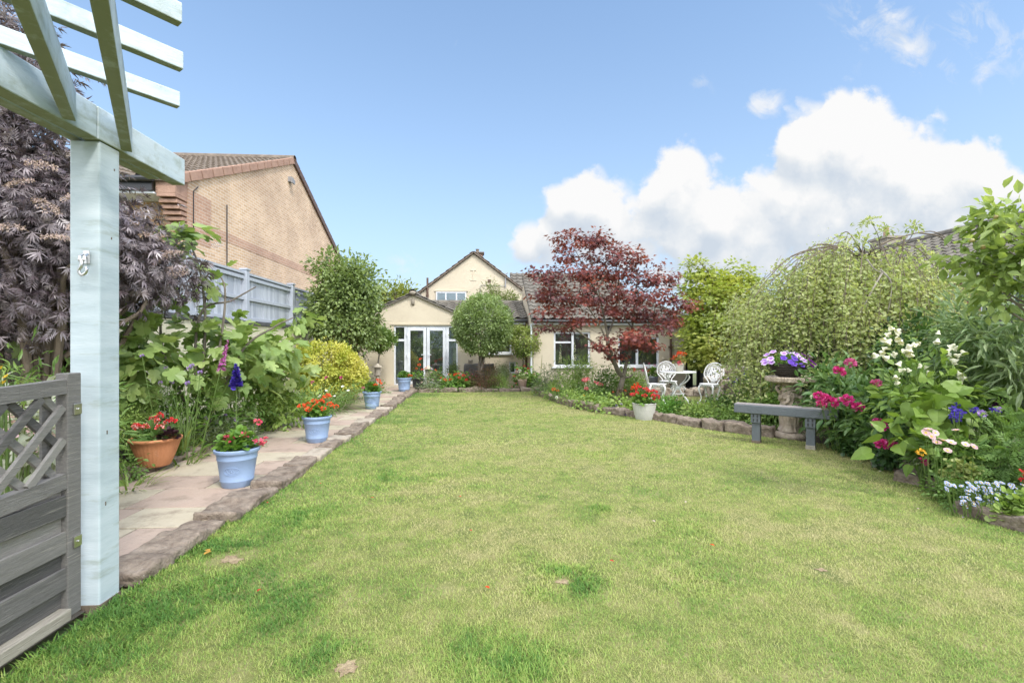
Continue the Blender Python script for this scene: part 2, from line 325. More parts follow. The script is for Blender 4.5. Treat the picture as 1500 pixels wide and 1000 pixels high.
    bc = N.new('ShaderNodeMixRGB'); bc.inputs[2].default_value = (BACK/SKYS, BACK*1.01/SKYS, BACK*1.04/SKYS, 1); L.new(mx.outputs[0], bc.inputs[1]); L.new(ma('MULTIPLY', ma('MULTIPLY', bm.outputs[0], bk.outputs[0]), up.outputs[0]), bc.inputs[0]); mx = bc
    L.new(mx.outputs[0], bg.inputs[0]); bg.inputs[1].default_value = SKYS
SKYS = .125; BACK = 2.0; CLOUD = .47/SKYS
wd.cycles.sampling_method = 'MANUAL'; wd.cycles.sample_map_resolution = 256
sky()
# ================================================================ ground
BARK = mat('bark', [(.10,.075,.05),(.20,.16,.12)], .85, 12, .6, 60, stretch=(1,1,.25))
SOIL = mat('soil', [(.035,.025,.018),(.09,.065,.045)], .95, 9, .8, 45)
lawn_poly = [(-2.02,-1.5),(-2.0,3),(-2.04,6),(-2.0,10),(-1.98,13.95),(1.45,14.05),(1.55,13.2),(1.72,12.0),(2.05,10.2),(2.6,9.3),(3.1,8.75),(3.85,7.4),(4.4,6.85),(4.95,6.2),(4.85,5.4),(4.42,4.68),(4.05,3.6),(4.1,2.6),(4.4,-1.5)]
back_lawn = [(3.6,10.2),(3.2,11.2),(3.6,12.4),(6.6,12.4),(6.6,10.6),(5.2,9.6)]
def sheet(name, poly, z, m):
    P = [(p[0], p[1], z) for p in poly]; tr = np.array(tessellate_polygon([[Vector(p) for p in P]])); g = Geo(); g.add(P, tr)
    o = g.build(name, m)
    if o.data.polygons[0].normal.z < 0: o.data.flip_normals()
    return struct(o)
def grass_mat():
    m, t, N, L = _new('mown_grass'); out = N.new('ShaderNodeOutputMaterial'); p = N.new('ShaderNodeBsdfPrincipled'); tr = N.new('ShaderNodeBsdfTranslucent'); mx = N.new('ShaderNodeMixShader')
    a = N.new('ShaderNodeAttribute'); a.attribute_name = 'rnd'
    r = evenramp(N, [(.58,.52,.26),(.49,.51,.18),(.40,.48,.125),(.29,.42,.09),(.175,.32,.057),(.09,.215,.04)]); L.new(a.outputs['Fac'], r.inputs[0])
    L.new(r.outputs[0], p.inputs['Base Color']); L.new(r.outputs[0], tr.inputs[0]); p.inputs['Roughness'].default_value = .5; p.inputs['Specular IOR Level'].default_value = .35
    mx.inputs[0].default_value = .3; L.new(p.outputs[0], mx.inputs[1]); L.new(tr.outputs[0], mx.inputs[2]); L.new(mx.outputs[0], out.inputs[0]); return m
GRASS_M = grass_mat()
THATCH = mat('thatch', [(.11,.14,.035),(.19,.205,.06),(.29,.265,.115)], .9, 5, .6, 160, detail=10)
ground = sheet('ground', [(-400,-200),(400,-200),(400,1200),(-400,1200)], -.03, mat('far_ground', [(.10,.13,.05),(.17,.17,.08)], .95, .8))
lawn = sheet('lawn', lawn_poly, 0, THATCH); sheet('back_lawn', back_lawn, .012, THATCH)
sheet('bed_soil', [(-5.2,1),(-3.58,1),(-3.55,14.3),(-4.3,16.4),(-5.2,16.4)], -.018, SOIL)
sheet('bed_soil', [(-2.0,14.0),(1.6,14.1),(1.6,15.2),(-1.7,15.2)], -.014, SOIL)
sheet('bed_soil', [(1.4,14.8),(1.5,13.2),(1.7,12.0),(2.05,10.2),(2.6,9.25),(3.1,8.7),(3.85,7.35),(4.4,6.8),(4.95,6.2),(4.85,5.4),(4.42,4.6),(4.05,3.6),(4.1,2.4),(4.3,.5),(7.6,.5),(7.6,16),(6.6,16),(6.6,14.6),(1.6,14.8)], -.01, SOIL)
# blades: patches of paler straw and of darker, longer tufts, the bare scrapes of the photo left thin
tufts = [(826,842,.17,1.0),(790,870,.12,.7),(880,745,.10,.9),(210,905,.30,.9),(140,960,.25,.8),(760,975,.25,.9),(700,965,.2,.7),(430,760,.35,.7),(300,860,.25,.8),(480,960,.18,.7),(1010,850,.2,.5),(850,855,.14,.9),(400,890,.3,.55),(870,665,.25,.5),(640,700,.3,.4),(1010,780,.3,.35),(560,700,.4,.5),(320,800,.2,.7)]
bare = [(825,853,.055),(507,977,.075),(1204,835,.05),(338,820,.11),(655,858,.05),(770,735,.04)]
def grass():
    g = Geo()
    def lay(poly, y0, y1, dens, wid, hgt, x0=-2.1, x1=5.2):
        n = int(dens*(y1-y0)*(x1-x0)); P = np.column_stack([R.uniform(x0, x1, n), R.uniform(y0, y1, n)])
        P = P[inside(poly, P[:, 0], P[:, 1])]; p3 = np.column_stack([P, np.zeros(len(P))])
        # keep what the wide lens can see
        a = np.arctan2(P[:, 0], P[:, 1])-YAW; keep = np.abs(np.tan(a)) < 1.16
        p3 = p3[keep]; P = P[keep]
        dk = np.zeros(len(P)); br = np.zeros(len(P))
        for px, py, r, w in tufts:
            c = G(px, py)[:2]; dk = np.maximum(dk, w*np.exp(-((P-c)**2).sum(1)/r**2))
        for px, py, r in bare:
            c = G(px, py)[:2]; br = np.maximum(br, np.exp(-((P-c)**2).sum(1)/r**2))
        big = fbm(p3, .9, 3); mid = fbm(p3+31, 3.2, 3); fine = vnoise(p3+70, 16)
        edge = np.exp(-np.abs(P[:, 0]+2.0)/.5)*.25+np.exp(-np.maximum(P[:, 0]+2.0, 0)/1.4)*.22
        straw = np.clip((.56-mid)*2.2, -.5, .6)
        v = .36+.36*(big-.5)*2-.46*straw+.40*dk+edge+R.normal(0, .16, len(P))+(fine-.5)*.34
        ok = (R.random(len(P)) > br*.88) & (R.random(len(P)) > np.clip((.34-fine)*1.2, 0, .5))
        v = np.clip(v-.4*br, 0.02, .98)
        h = hgt*(.55+.5*R.random(len(P))+.9*dk+.35*edge+1.3*np.exp(-np.maximum(P[:, 0]+2.0, 0)/.05)*(.4+R.random(len(P)))+.4*(mid-.5))*(1-.5*br); w = wid/.1
        p3, v, h = p3[ok], v[ok], h[ok]; n = len(p3)
        th = R.random(n)*2*PI; ln = R.uniform(.25, 1.1, n); ax = np.column_stack([np.cos(th)*ln, np.sin(th)*ln, np.ones(n)])
        TV, TT = GRASS; T2 = (TV*np.array((w/hgt, 1, 1)), TT)
        g.scatter(T2, p3, ax, np.column_stack([np.cos(th), np.sin(th), np.zeros(n)]), h, v)
    lay(lawn_poly, .9, 2.6, 24000, .0020, .023, -2.1, 4.5)
    lay(lawn_poly, 2.6, 4.2, 15000, .0026, .023)
    lay(lawn_poly, 4.2, 6.5, 7500, .0040, .023)
    lay(lawn_poly, 6.5, 9.5, 3200, .0065, .025)
    lay(lawn_poly, 9.5, 14.1, 1700, .0095, .024)
    lay([(x, y) for x, y in back_lawn], 9.5, 12.5, 1600, .0095, .045, 3, 6.7)
    return stuff(g.build('grass', GRASS_M))
o = grass(); o['label'] = 'short mown lawn grass with straw patches and darker tufts'; o['category'] = 'grass'
# scuffed soil showing in the bare spots
for i, (px, py, r) in enumerate(bare[:4]):
    c = G(px, py); n = 26; an = np.arange(n)*2*PI/n; rr = r*.55*(1+1.1*(fbm(np.column_stack([np.cos(an), np.sin(an), np.full(n, i*9.)]), 2.5)-.5)*2)
    sheet('bare_earth', [(c[0]+a*math.cos(t), c[1]+a*math.sin(t)) for a, t in zip(rr, an)], .004, mat('dry_earth', [(.22,.15,.09),(.42,.33,.2)], .95, 25, .6, 90) if i == 0 else bpy.data.materials['dry_earth'])
# ================================================================ path of pink and buff slabs
def path():
    g = Geo(); y = 0.6; row = 0; xl, xr = -3.56, -2.12
    while y < 15.9:
        L = (.45, .6, .45, .55)[row % 4]; sp = (.62, .38, .5, .68)[(row*3) % 4]; xs = [xl, xl+(xr-xl)*sp, xr]
        for k in range(2):
            t = .35+.65*((row+k) % 2 == 0)*1.0-.35*((row+k) % 2 == 1)+R.normal(0, .05); z = .028+R.normal(0, .0015)
            g.b(xs[k]+.007, xs[k+1]-.007, y+.007, y+L-.007, -.02, z, a=np.clip(t, 0, 1))
        y += L; row += 1
    m = mat('paving', [(.43,.37,.27),(.47,.41,.31),(.43,.345,.28),(.41,.31,.25)], .85, 3.5, .5, 50, use_attr=True, dirt=((.20,.155,.115), 3.6, .50, .76), lo=.12, hi=.8)
    return struct(g.build('path', m, bevel=.006))
path()
sheet('path_joint', [(-3.6,.4),(-2.08,.4),(-2.08,16.3),(-3.6,16.3)], .004, mat('joint', [(.05,.045,.035),(.10,.085,.065)], .95, 20))
sheet('patio', [(-3.6,15.3),(1.62,15.3),(1.62,17),(-3.6,17)], .012, mat('patio_stone', [(.42,.33,.24),(.5,.42,.32)], .85, 3, .3, 50))
# ================================================================ edging stones, each one a thing
STONE = mat('sandstone', [(.075,.058,.045),(.17,.13,.10),(.25,.20,.155),(.32,.26,.21)], .9, 11, 1.0, 38, dirt=((.46,.42,.36), 16, .64, .72), lo=.25, hi=.72)
STONE_PALE = mat('lichen_stone', [(.26,.22,.17),(.42,.36,.29),(.30,.24,.18)], .9, 6, .8, 45, dirt=((.58,.55,.48), 14, .66, .74))
def rock(cx, cy, L, Wd, Hh, rz, label, group, m=STONE, z0=-.03, name='edging_stone', seed=None, sharp=.16):
    seed = R.random()*50 if seed is None else seed
    nx, ny, nz = max(8, int(L/.022)), 12, 7
    g = Geo(); u = lambda n: np.linspace(-1, 1, n+1)
    def face(a, b, f):
        A, B = np.meshgrid(u(a), u(b), indexing='ij'); P = f(A.ravel(), B.ravel()); k = np.arange(a)[:, None]*(b+1)+np.arange(b)[None]; k = k.ravel()
        return P, np.stack([k, k+b+1, k+b+2, k+1], 1)
    one = lambda A: np.ones_like(A)
    fs = [face(nx, ny, lambda A, B: np.stack([A, B, one(A)], 1)), face(nx, nz, lambda A, B: np.stack([A, -one(A), B], 1)), face(nz, nx, lambda B, A: np.stack([A, one(A), B], 1)), face(ny, nz, lambda A, B: np.stack([one(A), A, B], 1)), face(nz, ny, lambda B, A: np.stack([-one(A), A, B], 1))]
    for P, Q in fs:
        d = P/np.maximum(1, (np.abs(P)**14).sum(1)**(1/14))[:, None]
        V = d*np.array((L/2, Wd/2, Hh/2))
        D = nrm(d); off = (fbm(V+seed, 5.0, 3)-.5)*.36*Hh+(fbm(V+seed+9, 15.0, 3)-.5)*.32*Hh
        V = V+D*off[:, None]*np.array((1.2, 1.2, 1.0)); V[:, 2] += (vnoise(V*np.array((1, 0, 0))+seed, 7)-.5)*.55*Hh
        g.add(V, Q=Q)
    me = g.mesh(name); me.materials.append(m); me.polygons.foreach_set('use_smooth', np.ones(len(me.polygons), bool))
    o = bpy.data.objects.new(name, me); COL.objects.link(o); o.location = (cx, cy, z0+Hh/2); o.rotation_euler = (R.normal(0, .03), R.normal(0, .03), rz)
    wl = o.modifiers.new('weld', 'WELD'); wl.merge_threshold = .003
    return tag(o, label, 'stone', group)
ORD = ['first','second','third','fourth','fifth','sixth','seventh','eighth','ninth','tenth','eleventh','twelfth','thirteenth','fourteenth','fifteenth','sixteenth','seventeenth','eighteenth','nineteenth','twentieth','twenty-first','twenty-second','twenty-third','twenty-fourth','twenty-fifth','twenty-sixth','twenty-seventh','twenty-eighth']
y = 2.86; k = 0; lens = [.95,.82,.7,.42,.55,.5,.38,.62,.5,.45,.6,.4,.55,.5,.45,.6,.5,.55,.45,.6,.5,.5]
grp = 'rough sandstone edging between the path and the lawn'
while y < 14.0:
    L = lens[k % len(lens)]; wd_ = .22+.09*R.random()+(.06 if k < 3 else 0); hh = .09+.03*R.random()
    rock(-2.07+R.normal(0, .012)-(.06 if k < 2 else 0), y+L/2, L-.035, wd_, hh, PI/2+R.normal(0, .03), 'rough brown edging stone, %s from the pergola post between path and lawn' % ORD[k] if k else 'long flat brown edging stone nearest the pergola post beside the lawn', grp, STONE_PALE if k in (4,6,9,12) else STONE)
    y += L; k += 1
y = 4.3; k = 0
while y < 14:
    L = (.75,.85,.8,.6,.7,.9)[k % 6]
    rock(-3.66+R.normal(0, .015), y+L/2, L-.03, .26, .13, PI/2+R.normal(0, .03), 'red-brown edging stone, %s from the gate along the flower border side of the path' % ORD[k], 'sandstone edging along the left flower border')
    y += L; k += 1
def along(pts, lens_, lab, grp_, wd_=.24, hh=.15, m=STONE):
    C_ = curve(pts, 400); d = np.r_[0, np.cumsum(np.linalg.norm(np.diff(C_[:, :2], axis=0), axis=1))]; s_ = 0; k_ = 0
    while s_ < d[-1]-.12:
        L_ = min(lens_[k_ % len(lens_)], d[-1]-s_); mid_ = s_+L_/2; i_ = int(np.searchsorted(d, mid_)); i_ = min(max(i_, 3), 396); t_ = C_[i_+3]-C_[i_-3]
        rock(C_[i_][0], C_[i_][1], L_-.02, wd_*(.85+.3*R.random()), hh*(.85+.3*R.random()), math.atan2(t_[1], t_[0])+R.normal(0, .05), lab % ORD[k_], grp_, m); s_ += L_; k_ += 1
along([(-1.9,14.1,0),(-.5,14.15,0),(1.5,14.2,0)], [.62,.55,.7,.5,.65], 'brown block edging the far end of the lawn, %s from the path', 'sandstone edging across the far end of the lawn')
along([(1.62,14.0,0),(1.7,12.8,0),(1.85,11.8,0),(2.15,10.4,0),(2.7,9.35,0),(3.15,8.85,0),(3.6,8.05,0),(4.05,7.35,0),(4.45,6.95,0)], [.4,.45,.38,.42,.5,.4,.45,.5,.42,.55,.6,.62,.55,.5], 'brown stone in the curved edging of the maple bed, %s from the house end', 'sandstone edging round the curved bed', .26, .17)
along([(4.98,6.05,0),(4.95,5.6,0),(4.8,5.25,0)], [.38,.4], 'dark mossy stone beside the bench at the peony bed, %s from the birdbath', 'dark edging stones by the bench', .22, .13)
for k_, (px, py, L_, rz_) in enumerate([(1320,690,.55,1.98),(1350,710,.42,1.95),(1470,768,.62,1.75),(1300,676,.3,2.1)]):
    c_ = G(px, py); rock(c_[0], c_[1], L_, .16, .14, rz_, ['weathered slab edging the right bed below the pink daisies','red-brown stone edging the right bed beside the blue daisies','flat grey-brown stone at the lower right corner of the lawn','small crumbling stone edging the right bed below the magenta peonies'][k_], 'worn edging stones along the right flower bed')
# ================================================================ materials of the buildings
CREAM = mat('cream_render', [(.565,.495,.375),(.615,.545,.42)], .9, 1.2, .35, 70, dirt=((.50,.43,.325), 1.6, .52, .8))
UPVC = mat('white_frame', [(.70,.73,.775)], .35, 3, spec=.5)
def glass_mat(name, c, r=.03):
    m, t, N, L = _new(name); out = N.new('ShaderNodeOutputMaterial'); p = N.new('ShaderNodeBsdfPrincipled'); tr = N.new('ShaderNodeBsdfTransparent'); mx = N.new('ShaderNodeMixShader'); fr = N.new('ShaderNodeFresnel'); fr.inputs[0].default_value = 1.55
    p.inputs['Base Color'].default_value = rgb(c); p.inputs['Roughness'].default_value = r; p.inputs['Specular IOR Level'].default_value = 1.0; p.inputs['Metallic'].default_value = .9
    a = N.new('ShaderNodeMath'); a.operation = 'MULTIPLY_ADD'; a.inputs[1].default_value = 1.6; a.inputs[2].default_value = .14; L.new(fr.outputs[0], a.inputs[0])
    tr.inputs[0].default_value = (.75,.8,.8,1); L.new(a.outputs[0], mx.inputs[0]); L.new(tr.outputs[0], mx.inputs[1]); L.new(p.outputs[0], mx.inputs[2]); L.new(mx.outputs[0], out.inputs[0]); return m
GLASS = glass_mat('window_glass', (.8,.85,.86))
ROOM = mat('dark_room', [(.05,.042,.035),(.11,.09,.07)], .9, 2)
CURT = mat('curtain', [(.55,.60,.65),(.78,.81,.84)], .9, 3, stretch=(14,14,.4))
TILE = mat('roof_tile', [(.075,.067,.056),(.135,.121,.10),(.19,.172,.142)], .85, 5, .5, 60, dirt=((.24,.22,.17), 6, .6, .8), lo=.25)
TILE_BROWN = mat('brown_roof_tile', [(.095,.075,.058),(.165,.13,.10),(.23,.185,.145)], .85, 5, .5, 60, dirt=((.27,.24,.17), 7, .62, .8), lo=.25)
DARKM = mat('black_plastic', [(.025,.025,.028)], .4, 5)
BROWNP = mat('brown_pipe', [(.09,.05,.035),(.13,.075,.055)], .45, 5)
GREYP = mat('grey_pipe', [(.3,.3,.31)], .5, 5)
REDB = mat('terracotta_brick', [(.32,.19,.14),(.43,.27,.20)], .9, 8, .5, 60)
def brick_mat(name, c1, c2, mo, axis, band=None):
    m, t, N, L = _new(name); out = N.new('ShaderNodeOutputMaterial'); p = N.new('ShaderNodeBsdfPrincipled'); L.new(p.outputs[0], out.inputs[0]); p.inputs['Roughness'].default_value = .9
    g = N.new('ShaderNodeNewGeometry'); s = N.new('ShaderNodeSeparateXYZ'); L.new(g.outputs['Position'], s.inputs[0]); c = N.new('ShaderNodeCombineXYZ'); L.new(s.outputs[axis], c.inputs[0]); L.new(s.outputs[2], c.inputs[1])
    b = N.new('ShaderNodeTexBrick'); b.inputs['Scale'].default_value = 1; b.inputs['Brick Width'].default_value = .225; b.inputs['Row Height'].default_value = .075; b.inputs['Mortar Size'].default_value = .009; b.inputs['Mortar Smooth'].default_value = .2; b.inputs['Bias'].default_value = -.1
    b.inputs['Color1'].default_value = rgb(c1); b.inputs['Color2'].default_value = rgb(c2); b.inputs['Mortar'].default_value = rgb(mo); L.new(c.outputs[0], b.inputs['Vector'])
    n = N.new('ShaderNodeTexNoise'); n.inputs['Scale'].default_value = .9; n.inputs['Detail'].default_value = 8; L.new(g.outputs['Position'], n.inputs['Vector']); r = _ramp(N, [(.3,(.80,.76,.74)),(.7,(1.12,1.1,1.06))]); L.new(n.outputs['Fac'], r.inputs[0])
    x = N.new('ShaderNodeMixRGB'); x.blend_type = 'MULTIPLY'; x.inputs[0].default_value = 1; L.new(b.outputs['Color'], x.inputs[1]); L.new(r.outputs[0], x.inputs[2]); L.new(x.outputs[0], p.inputs['Base Color'])
    bp = N.new('ShaderNodeBump'); bp.inputs['Strength'].default_value = .6; bp.inputs['Distance'].default_value = .01; bp.invert = True; L.new(b.outputs['Fac'], bp.inputs['Height']); L.new(bp.outputs[0], p.inputs['Normal']); return m
BUFF = brick_mat('buff_brick', (.54,.37,.235), (.66,.48,.33), (.72,.64,.54), 1)
BUFFX = brick_mat('buff_brick_front', (.45,.27,.15), (.52,.33,.19), (.48,.40,.31), 0)
REDBAND = brick_mat('red_brick_band', (.44,.265,.185), (.53,.33,.235), (.58,.48,.40), 1)
PINKB = brick_mat('red_brick', (.36,.16,.10), (.46,.23,.15), (.45,.38,.32), 1)
STONEC = mat('chimney_stone', [(.22,.19,.15),(.36,.32,.26)], .9, 7, .6, 50)
LEAD = mat('lead', [(.28,.29,.31)], .6, 5)
def roof_sheet(p00, p10, p01, course=.33, roll=.30, amp=.035, step=.03, thick=.05):
    """wavy tiles laid in courses: p00->p10 along the eave, p00->p01 up the slope"""
    p00, p10, p01 = map(np.array, (p00, p10, p01)); U = p10-p00; Vv = p01-p00; lu, lv = np.linalg.norm(U), np.linalg.norm(Vv); u, v = U/lu, Vv/lv; n = np.cross(u, v); n = n if n[2] > 0 else -n
    nu = max(4, int(lu/roll*8)); us = np.linspace(0, lu, nu+1); vs_ = []; hs = []; k = 0.0
    while k < lv-.02:
        e = min(k+course, lv); vs_ += [k+.002, e]; hs += [step, 0]; k += course
    vs_ = np.array(vs_); hs = np.array(hs); A, B = np.meshgrid(us, vs_, indexing='ij'); ph = (A/roll) % 1
    w = np.where(ph < .5, np.sin(ph/.5*PI)**1.0, -.25*np.sin((ph-.5)/.5*PI)**.7)
    Hh = w*amp+hs[None]+.01+.006*vnoise(np.stack([np.floor(A/roll)*3.3, np.floor(B/course)*5.1, A*0], -1).reshape(-1, 3)).reshape(A.shape)
    P = p00+A[..., None]*u+B[..., None]*v+Hh[..., None]*n; m = len(vs_)
    i = (np.arange(nu)[:, None]*m+np.arange(m-1)[None]).ravel(); g = Geo(); rn = vnoise(np.stack([np.floor(A/roll)*7.7, np.floor(B/course)*9.1, A*0], -1).reshape(-1, 3))
    g.add(P.reshape(-1, 3), Q=np.stack([i, i+m, i+m+1, i+1], 1), a=rn)
    g.prism([p00, p10, p10+Vv, p01], -n*thick); return g
def window(parent, x0, x1, z0, z1, y, bars=(), name='window', sill=True, fw=.06, trans=()):
    """front-facing window (outside is -Y): frame with bars, glass pane, dark room behind"""
    g = Geo(); d0, d1 = y-.02, y+.05
    g.b(x0, x1, d0, d1, z1-fw, z1); g.b(x0, x1, d0, d1, z0, z0+fw); g.b(x0, x0+fw, d0, d1, z0+fw, z1-fw); g.b(x1-fw, x1, d0, d1, z0+fw, z1-fw)
    for b in bars: g.b(b-fw*.6, b+fw*.6, d0-.006, d1, z0+fw, z1-fw)
    for (a, b, z) in trans: g.b(a, b, d0-.003, d1, z-fw*.5, z+fw*.5)
    f = g.build(name, UPVC, parent, bevel=.006)
    p = Geo(); p.b(x0+fw*.6, x1-fw*.6, y+.015, y+.022, z0+fw*.6, z1-fw*.6); p.build('pane', GLASS, f)
    if sill: s = Geo(); s.b(x0-.06, x1+.06, y-.13, y-.021, z0-.05, z0-.003); s.build('sill', UPVC, f, bevel=.008)
    return f
# ================================================================ the cream house
H_ = thing('cream_house', 'cream rendered house with white french doors, brown tiled roofs and a tall rear gable', 'house', (0, 16.5, 0))
H_.location = (0, 0, 0)
Yf = 16.5; ez = 2.30
def wall_rect(name, x0, x1, y, th, z0, z1, holes, m, parent):  # wall facing -Y with openings, butted pieces
    g = Geo(); xs = sorted({x0, x1, *[h[0] for h in holes], *[h[1] for h in holes]})
    for a, b in zip(xs[:-1], xs[1:]):
        zz = z0
        for h in sorted([h for h in holes if h[0] <= a+1e-6 and h[1] >= b-1e-6], key=lambda h: h[2]):
            if h[2] > zz+1e-4: g.b(a, b, y, y+th, zz, h[2])
            zz = h[3]
        if z1 > zz+1e-4: g.b(a, b, y, y+th, zz, z1)
    return g
dx0, dx1, dz1 = -3.06, -.86, 2.06
g = wall_rect('wall', -4.3, 1.6, Yf, .25, -.05, ez-.02, [(dx0, dx1, 0, dz1), (.02, 1.02, 1.10, 1.95), (.93, 1.17, .40, .80)], CREAM, H_)
g.prism([(-4.3, Yf, ez-.02), (-.42, Yf, ez-.02), (-.42, Yf, ez+.0), (-2.4, Yf, 3.12), (-4.3, Yf, ez+.0)], (0, .25, 0))
g.b(-4.3, -4.05, Yf+.25, 20, -.05, ez); g.b(dx0-.12, dx1+.1, Yf-.03, Yf-.003, dz1+.03, dz1+.075)
g.build('wall', CREAM, H_)
# french doors with sidelights
def french():
    gg = Geo(); w = dx1-dx0; a = dx0; fr = .055; s0 = a+.40; s1 = dx1-.36; mid = (s0+s1)/2; y = Yf+.03
    gg.b(a, dx1, y, y+.09, dz1-fr, dz1); gg.b(a, a+fr, y, y+.09, 0, dz1-fr); gg.b(dx1-fr, dx1, y, y+.09, 0, dz1-fr); gg.b(s0-.05, s0+.05, y, y+.09, 0, dz1-fr); gg.b(s1-.05, s1+.05, y, y+.09, 0, dz1-fr)
    gg.b(a+fr, s0-.05, y, y+.09, 0, .06); gg.b(s1+.05, dx1-fr, y, y+.09, 0, .06); gg.b(a+fr, s0-.05, y-.004, y+.09, 1.52, 1.60); gg.b(s1+.05, dx1-fr, y-.004, y+.09, 1.52, 1.60); gg.b(s0+.05, s1-.05, y, y+.09, 0, .03)
    d = gg.build('french_door', UPVC, H_, bevel=.008)
    for q0, q1 in ((s0+.055, mid-.008), (mid+.008, s1-.055)):
        l = Geo(); t = .105; l.b(q0, q0+t, y-.03, y+.03, .035, dz1-fr-.01); l.b(q1-t, q1, y-.03, y+.03, .035, dz1-fr-.01); l.b(q0+t, q1-t, y-.03, y+.03, .035, .035+t); l.b(q0+t, q1-t, y-.03, y+.03, dz1-fr-.01-t, dz1-fr-.01)
        l.build('door_leaf', UPVC, d, bevel=.012)
        p = Geo(); p.b(q0+t*.8, q1-t*.8, y-.004, y+.004, .1, dz1-.12); p.build('pane', GLASS, d)
        h = Geo(); hx = (q1-.05) if q0 < mid-.4 else (q0+.05); h.b(hx-.018, hx+.018, y-.042, y-.031, .93, 1.15); h.tube([(hx, y-.04, 1.06), (hx, y-.085, 1.06), (hx-.11*(1 if q0 < mid-.4 else -1), y-.085, 1.06)], .012, 6); h.build('handle', UPVC, d)
        for hz_ in (.3, 1.03, 1.75):
            h = Geo(); xx = q0-.005 if q0 < mid-.4 else q1+.005; h.tube([(xx, y-.04, hz_-.05), (xx, y-.04, hz_+.05)], .016, 8); h.build('hinge', UPVC, d)
    for q0, q1 in ((a+.04, s0-.04), (s1+.04, dx1-.04)):
        p = Geo(); p.b(q0, q1, y+.04, y+.048, .05, dz1-.05); p.build('pane', GLASS, d)
        c = Geo(); n = 40; xx = np.linspace(q0, q1, n); P = np.vstack([np.column_stack([xx, y+.085+.02*np.sin(np.arange(n)*1.3), np.full(n, z)]) for z in (.08, dz1-.5)]); i = np.arange(n-1); c.add(P, Q=np.stack([i, i+1, i+n+1, i+n], 1)); c.build('curtain', CURT, H_)
french()
f = window(H_, .02, 1.02, 1.10, 1.95, Yf+.06, (.55,)); f = window(H_, .93, 1.17, .40, .80, Yf+.06, (), sill=False, fw=.045)
# dim rooms behind the glass
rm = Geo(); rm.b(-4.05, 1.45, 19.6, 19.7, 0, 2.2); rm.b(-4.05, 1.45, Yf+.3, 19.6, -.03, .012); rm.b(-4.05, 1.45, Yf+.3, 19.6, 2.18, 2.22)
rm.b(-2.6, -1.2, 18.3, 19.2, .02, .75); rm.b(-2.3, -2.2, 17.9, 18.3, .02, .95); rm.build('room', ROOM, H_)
# gable roof over the doors (two slopes) and the low roof to its right
def gable_roof():
    g = Geo(); ap = np.array((-2.4, Yf-.08, 3.18)); lf = np.array((-4.45, Yf-.08, 2.28)); rt = np.array((-.40, Yf-.08, 2.30)); back = np.array((0, 3.2, 0))
    for e in (lf, rt):
        s = roof_sheet(e, e+back, ap, amp=.03)
        for V, in zip(s.V): pass
        off = g.n
        for V, A in zip(s.V, s.A): g.V.append(V); g.A.append(A)
        g.T += [t+off for t in s.T]; g.Q += [q+off for q in s.Q]; g.n += s.n
    return g
g = gable_roof(); rf = g.build('roof', TILE, H_)
g = Geo(); g.lathe([(.13, 0), (.135, 3.3)], 12); V = g.V[0].copy(); g.V[0] = np.column_stack([V[:, 0]-2.4, V[:, 2]+Yf-.16, np.maximum(V[:, 1], -.04)+3.19]); g.build('ridge_tile', TILE, rf)
cap = Geo(); cap.blob((-2.4, Yf-.13, 3.19), (.12, .06, .07), 8); cap.build('ridge_end', STONEC, rf)
g = roof_sheet((-.95, Yf-.18, 2.30), (1.56, Yf-.18, 2.30), (-.95, 18.7, 3.04), course=.31, roll=.30, amp=.04, step=.035)
g2 = roof_sheet((-2.3, Yf+.7, 2.56), (-.951, Yf+.7, 2.56), (-2.3, 18.7, 3.04), course=.31, amp=.04, step=.035); off = g.n
for V, A in zip(g2.V, g2.A): g.V.append(V); g.A.append(A)
g.T += [t+off for t in g2.T]; g.Q += [q+off for q in g2.Q]; g.n += g2.n
rf2 = g.build('roof', TILE, H_)
g = Geo()
for i in range(9): g.lathe([(.001,0),(.12, .0), (.115, .41),(.001,.41)], 12); V = g.V[-1]; g.V[-1] = np.column_stack([V[:, 2]-2.15+i*.42, V[:, 0]+18.7, np.maximum(V[:, 1], -.05)+3.05])
g.build('ridge_tile', TILE, rf2)
g = Geo(); g.b(-.42, 1.56, Yf-.14, Yf-.003, 2.12, 2.24); g.build('fascia', UPVC, H_)
g = Geo(); n = 9; t = np.linspace(0, PI, n); P = [(0, Yf-.18-.055*math.cos(a), 2.25-.05*math.sin(a)) for a in t]; g.tube([(-.5, Yf-.19, 2.235), (1.56, Yf-.19, 2.235)], .05, 10); g.build('gutter', DARKM, H_)
g = Geo(); g.tube([(1.52, Yf-.19, 2.22), (1.52, Yf-.06, 2.05), (1.52, Yf-.06, .0)], .035, 8); g.build('downpipe', BROWNP, H_)
# small fittings: gable lamp, wall plaque, carriage lamp
g = Geo(); g.blob((-2.4, Yf-.04, 2.88), (.065, .05, .10), 8); g.box((-2.4, Yf-.015, 2.88), (.10, .03, .2)); g.build('wall_lamp', STONEC, H_)
g = Geo(); g.box((-.42, Yf-.02, .83), (.16, .034, .1)); g.blob((-.42, Yf-.04, .84), (.05, .03, .04), 6); g.build('plaque', STONEC, H_)
g = Geo(); g.tube([(-.42,Yf-.02,.98),(-.42,Yf-.02,1.05)], .02, 6); g.build('bell', DARKM, H_)
def carriage(x, y, z, parent):
    g = Geo(); g.lathe([(.001,.12),(.02,.12),(.07,.07),(.072,.05),(.055,.05),(.045,-.08),(.03,-.1),(.001,-.1)], 10, (x, y-.1, z)); g.box((x, y-.05, z+.1), (.02, .1, .02)); g.build('carriage_lamp', DARKM, parent)
carriage(-3.72, Yf, 1.95, H_); 
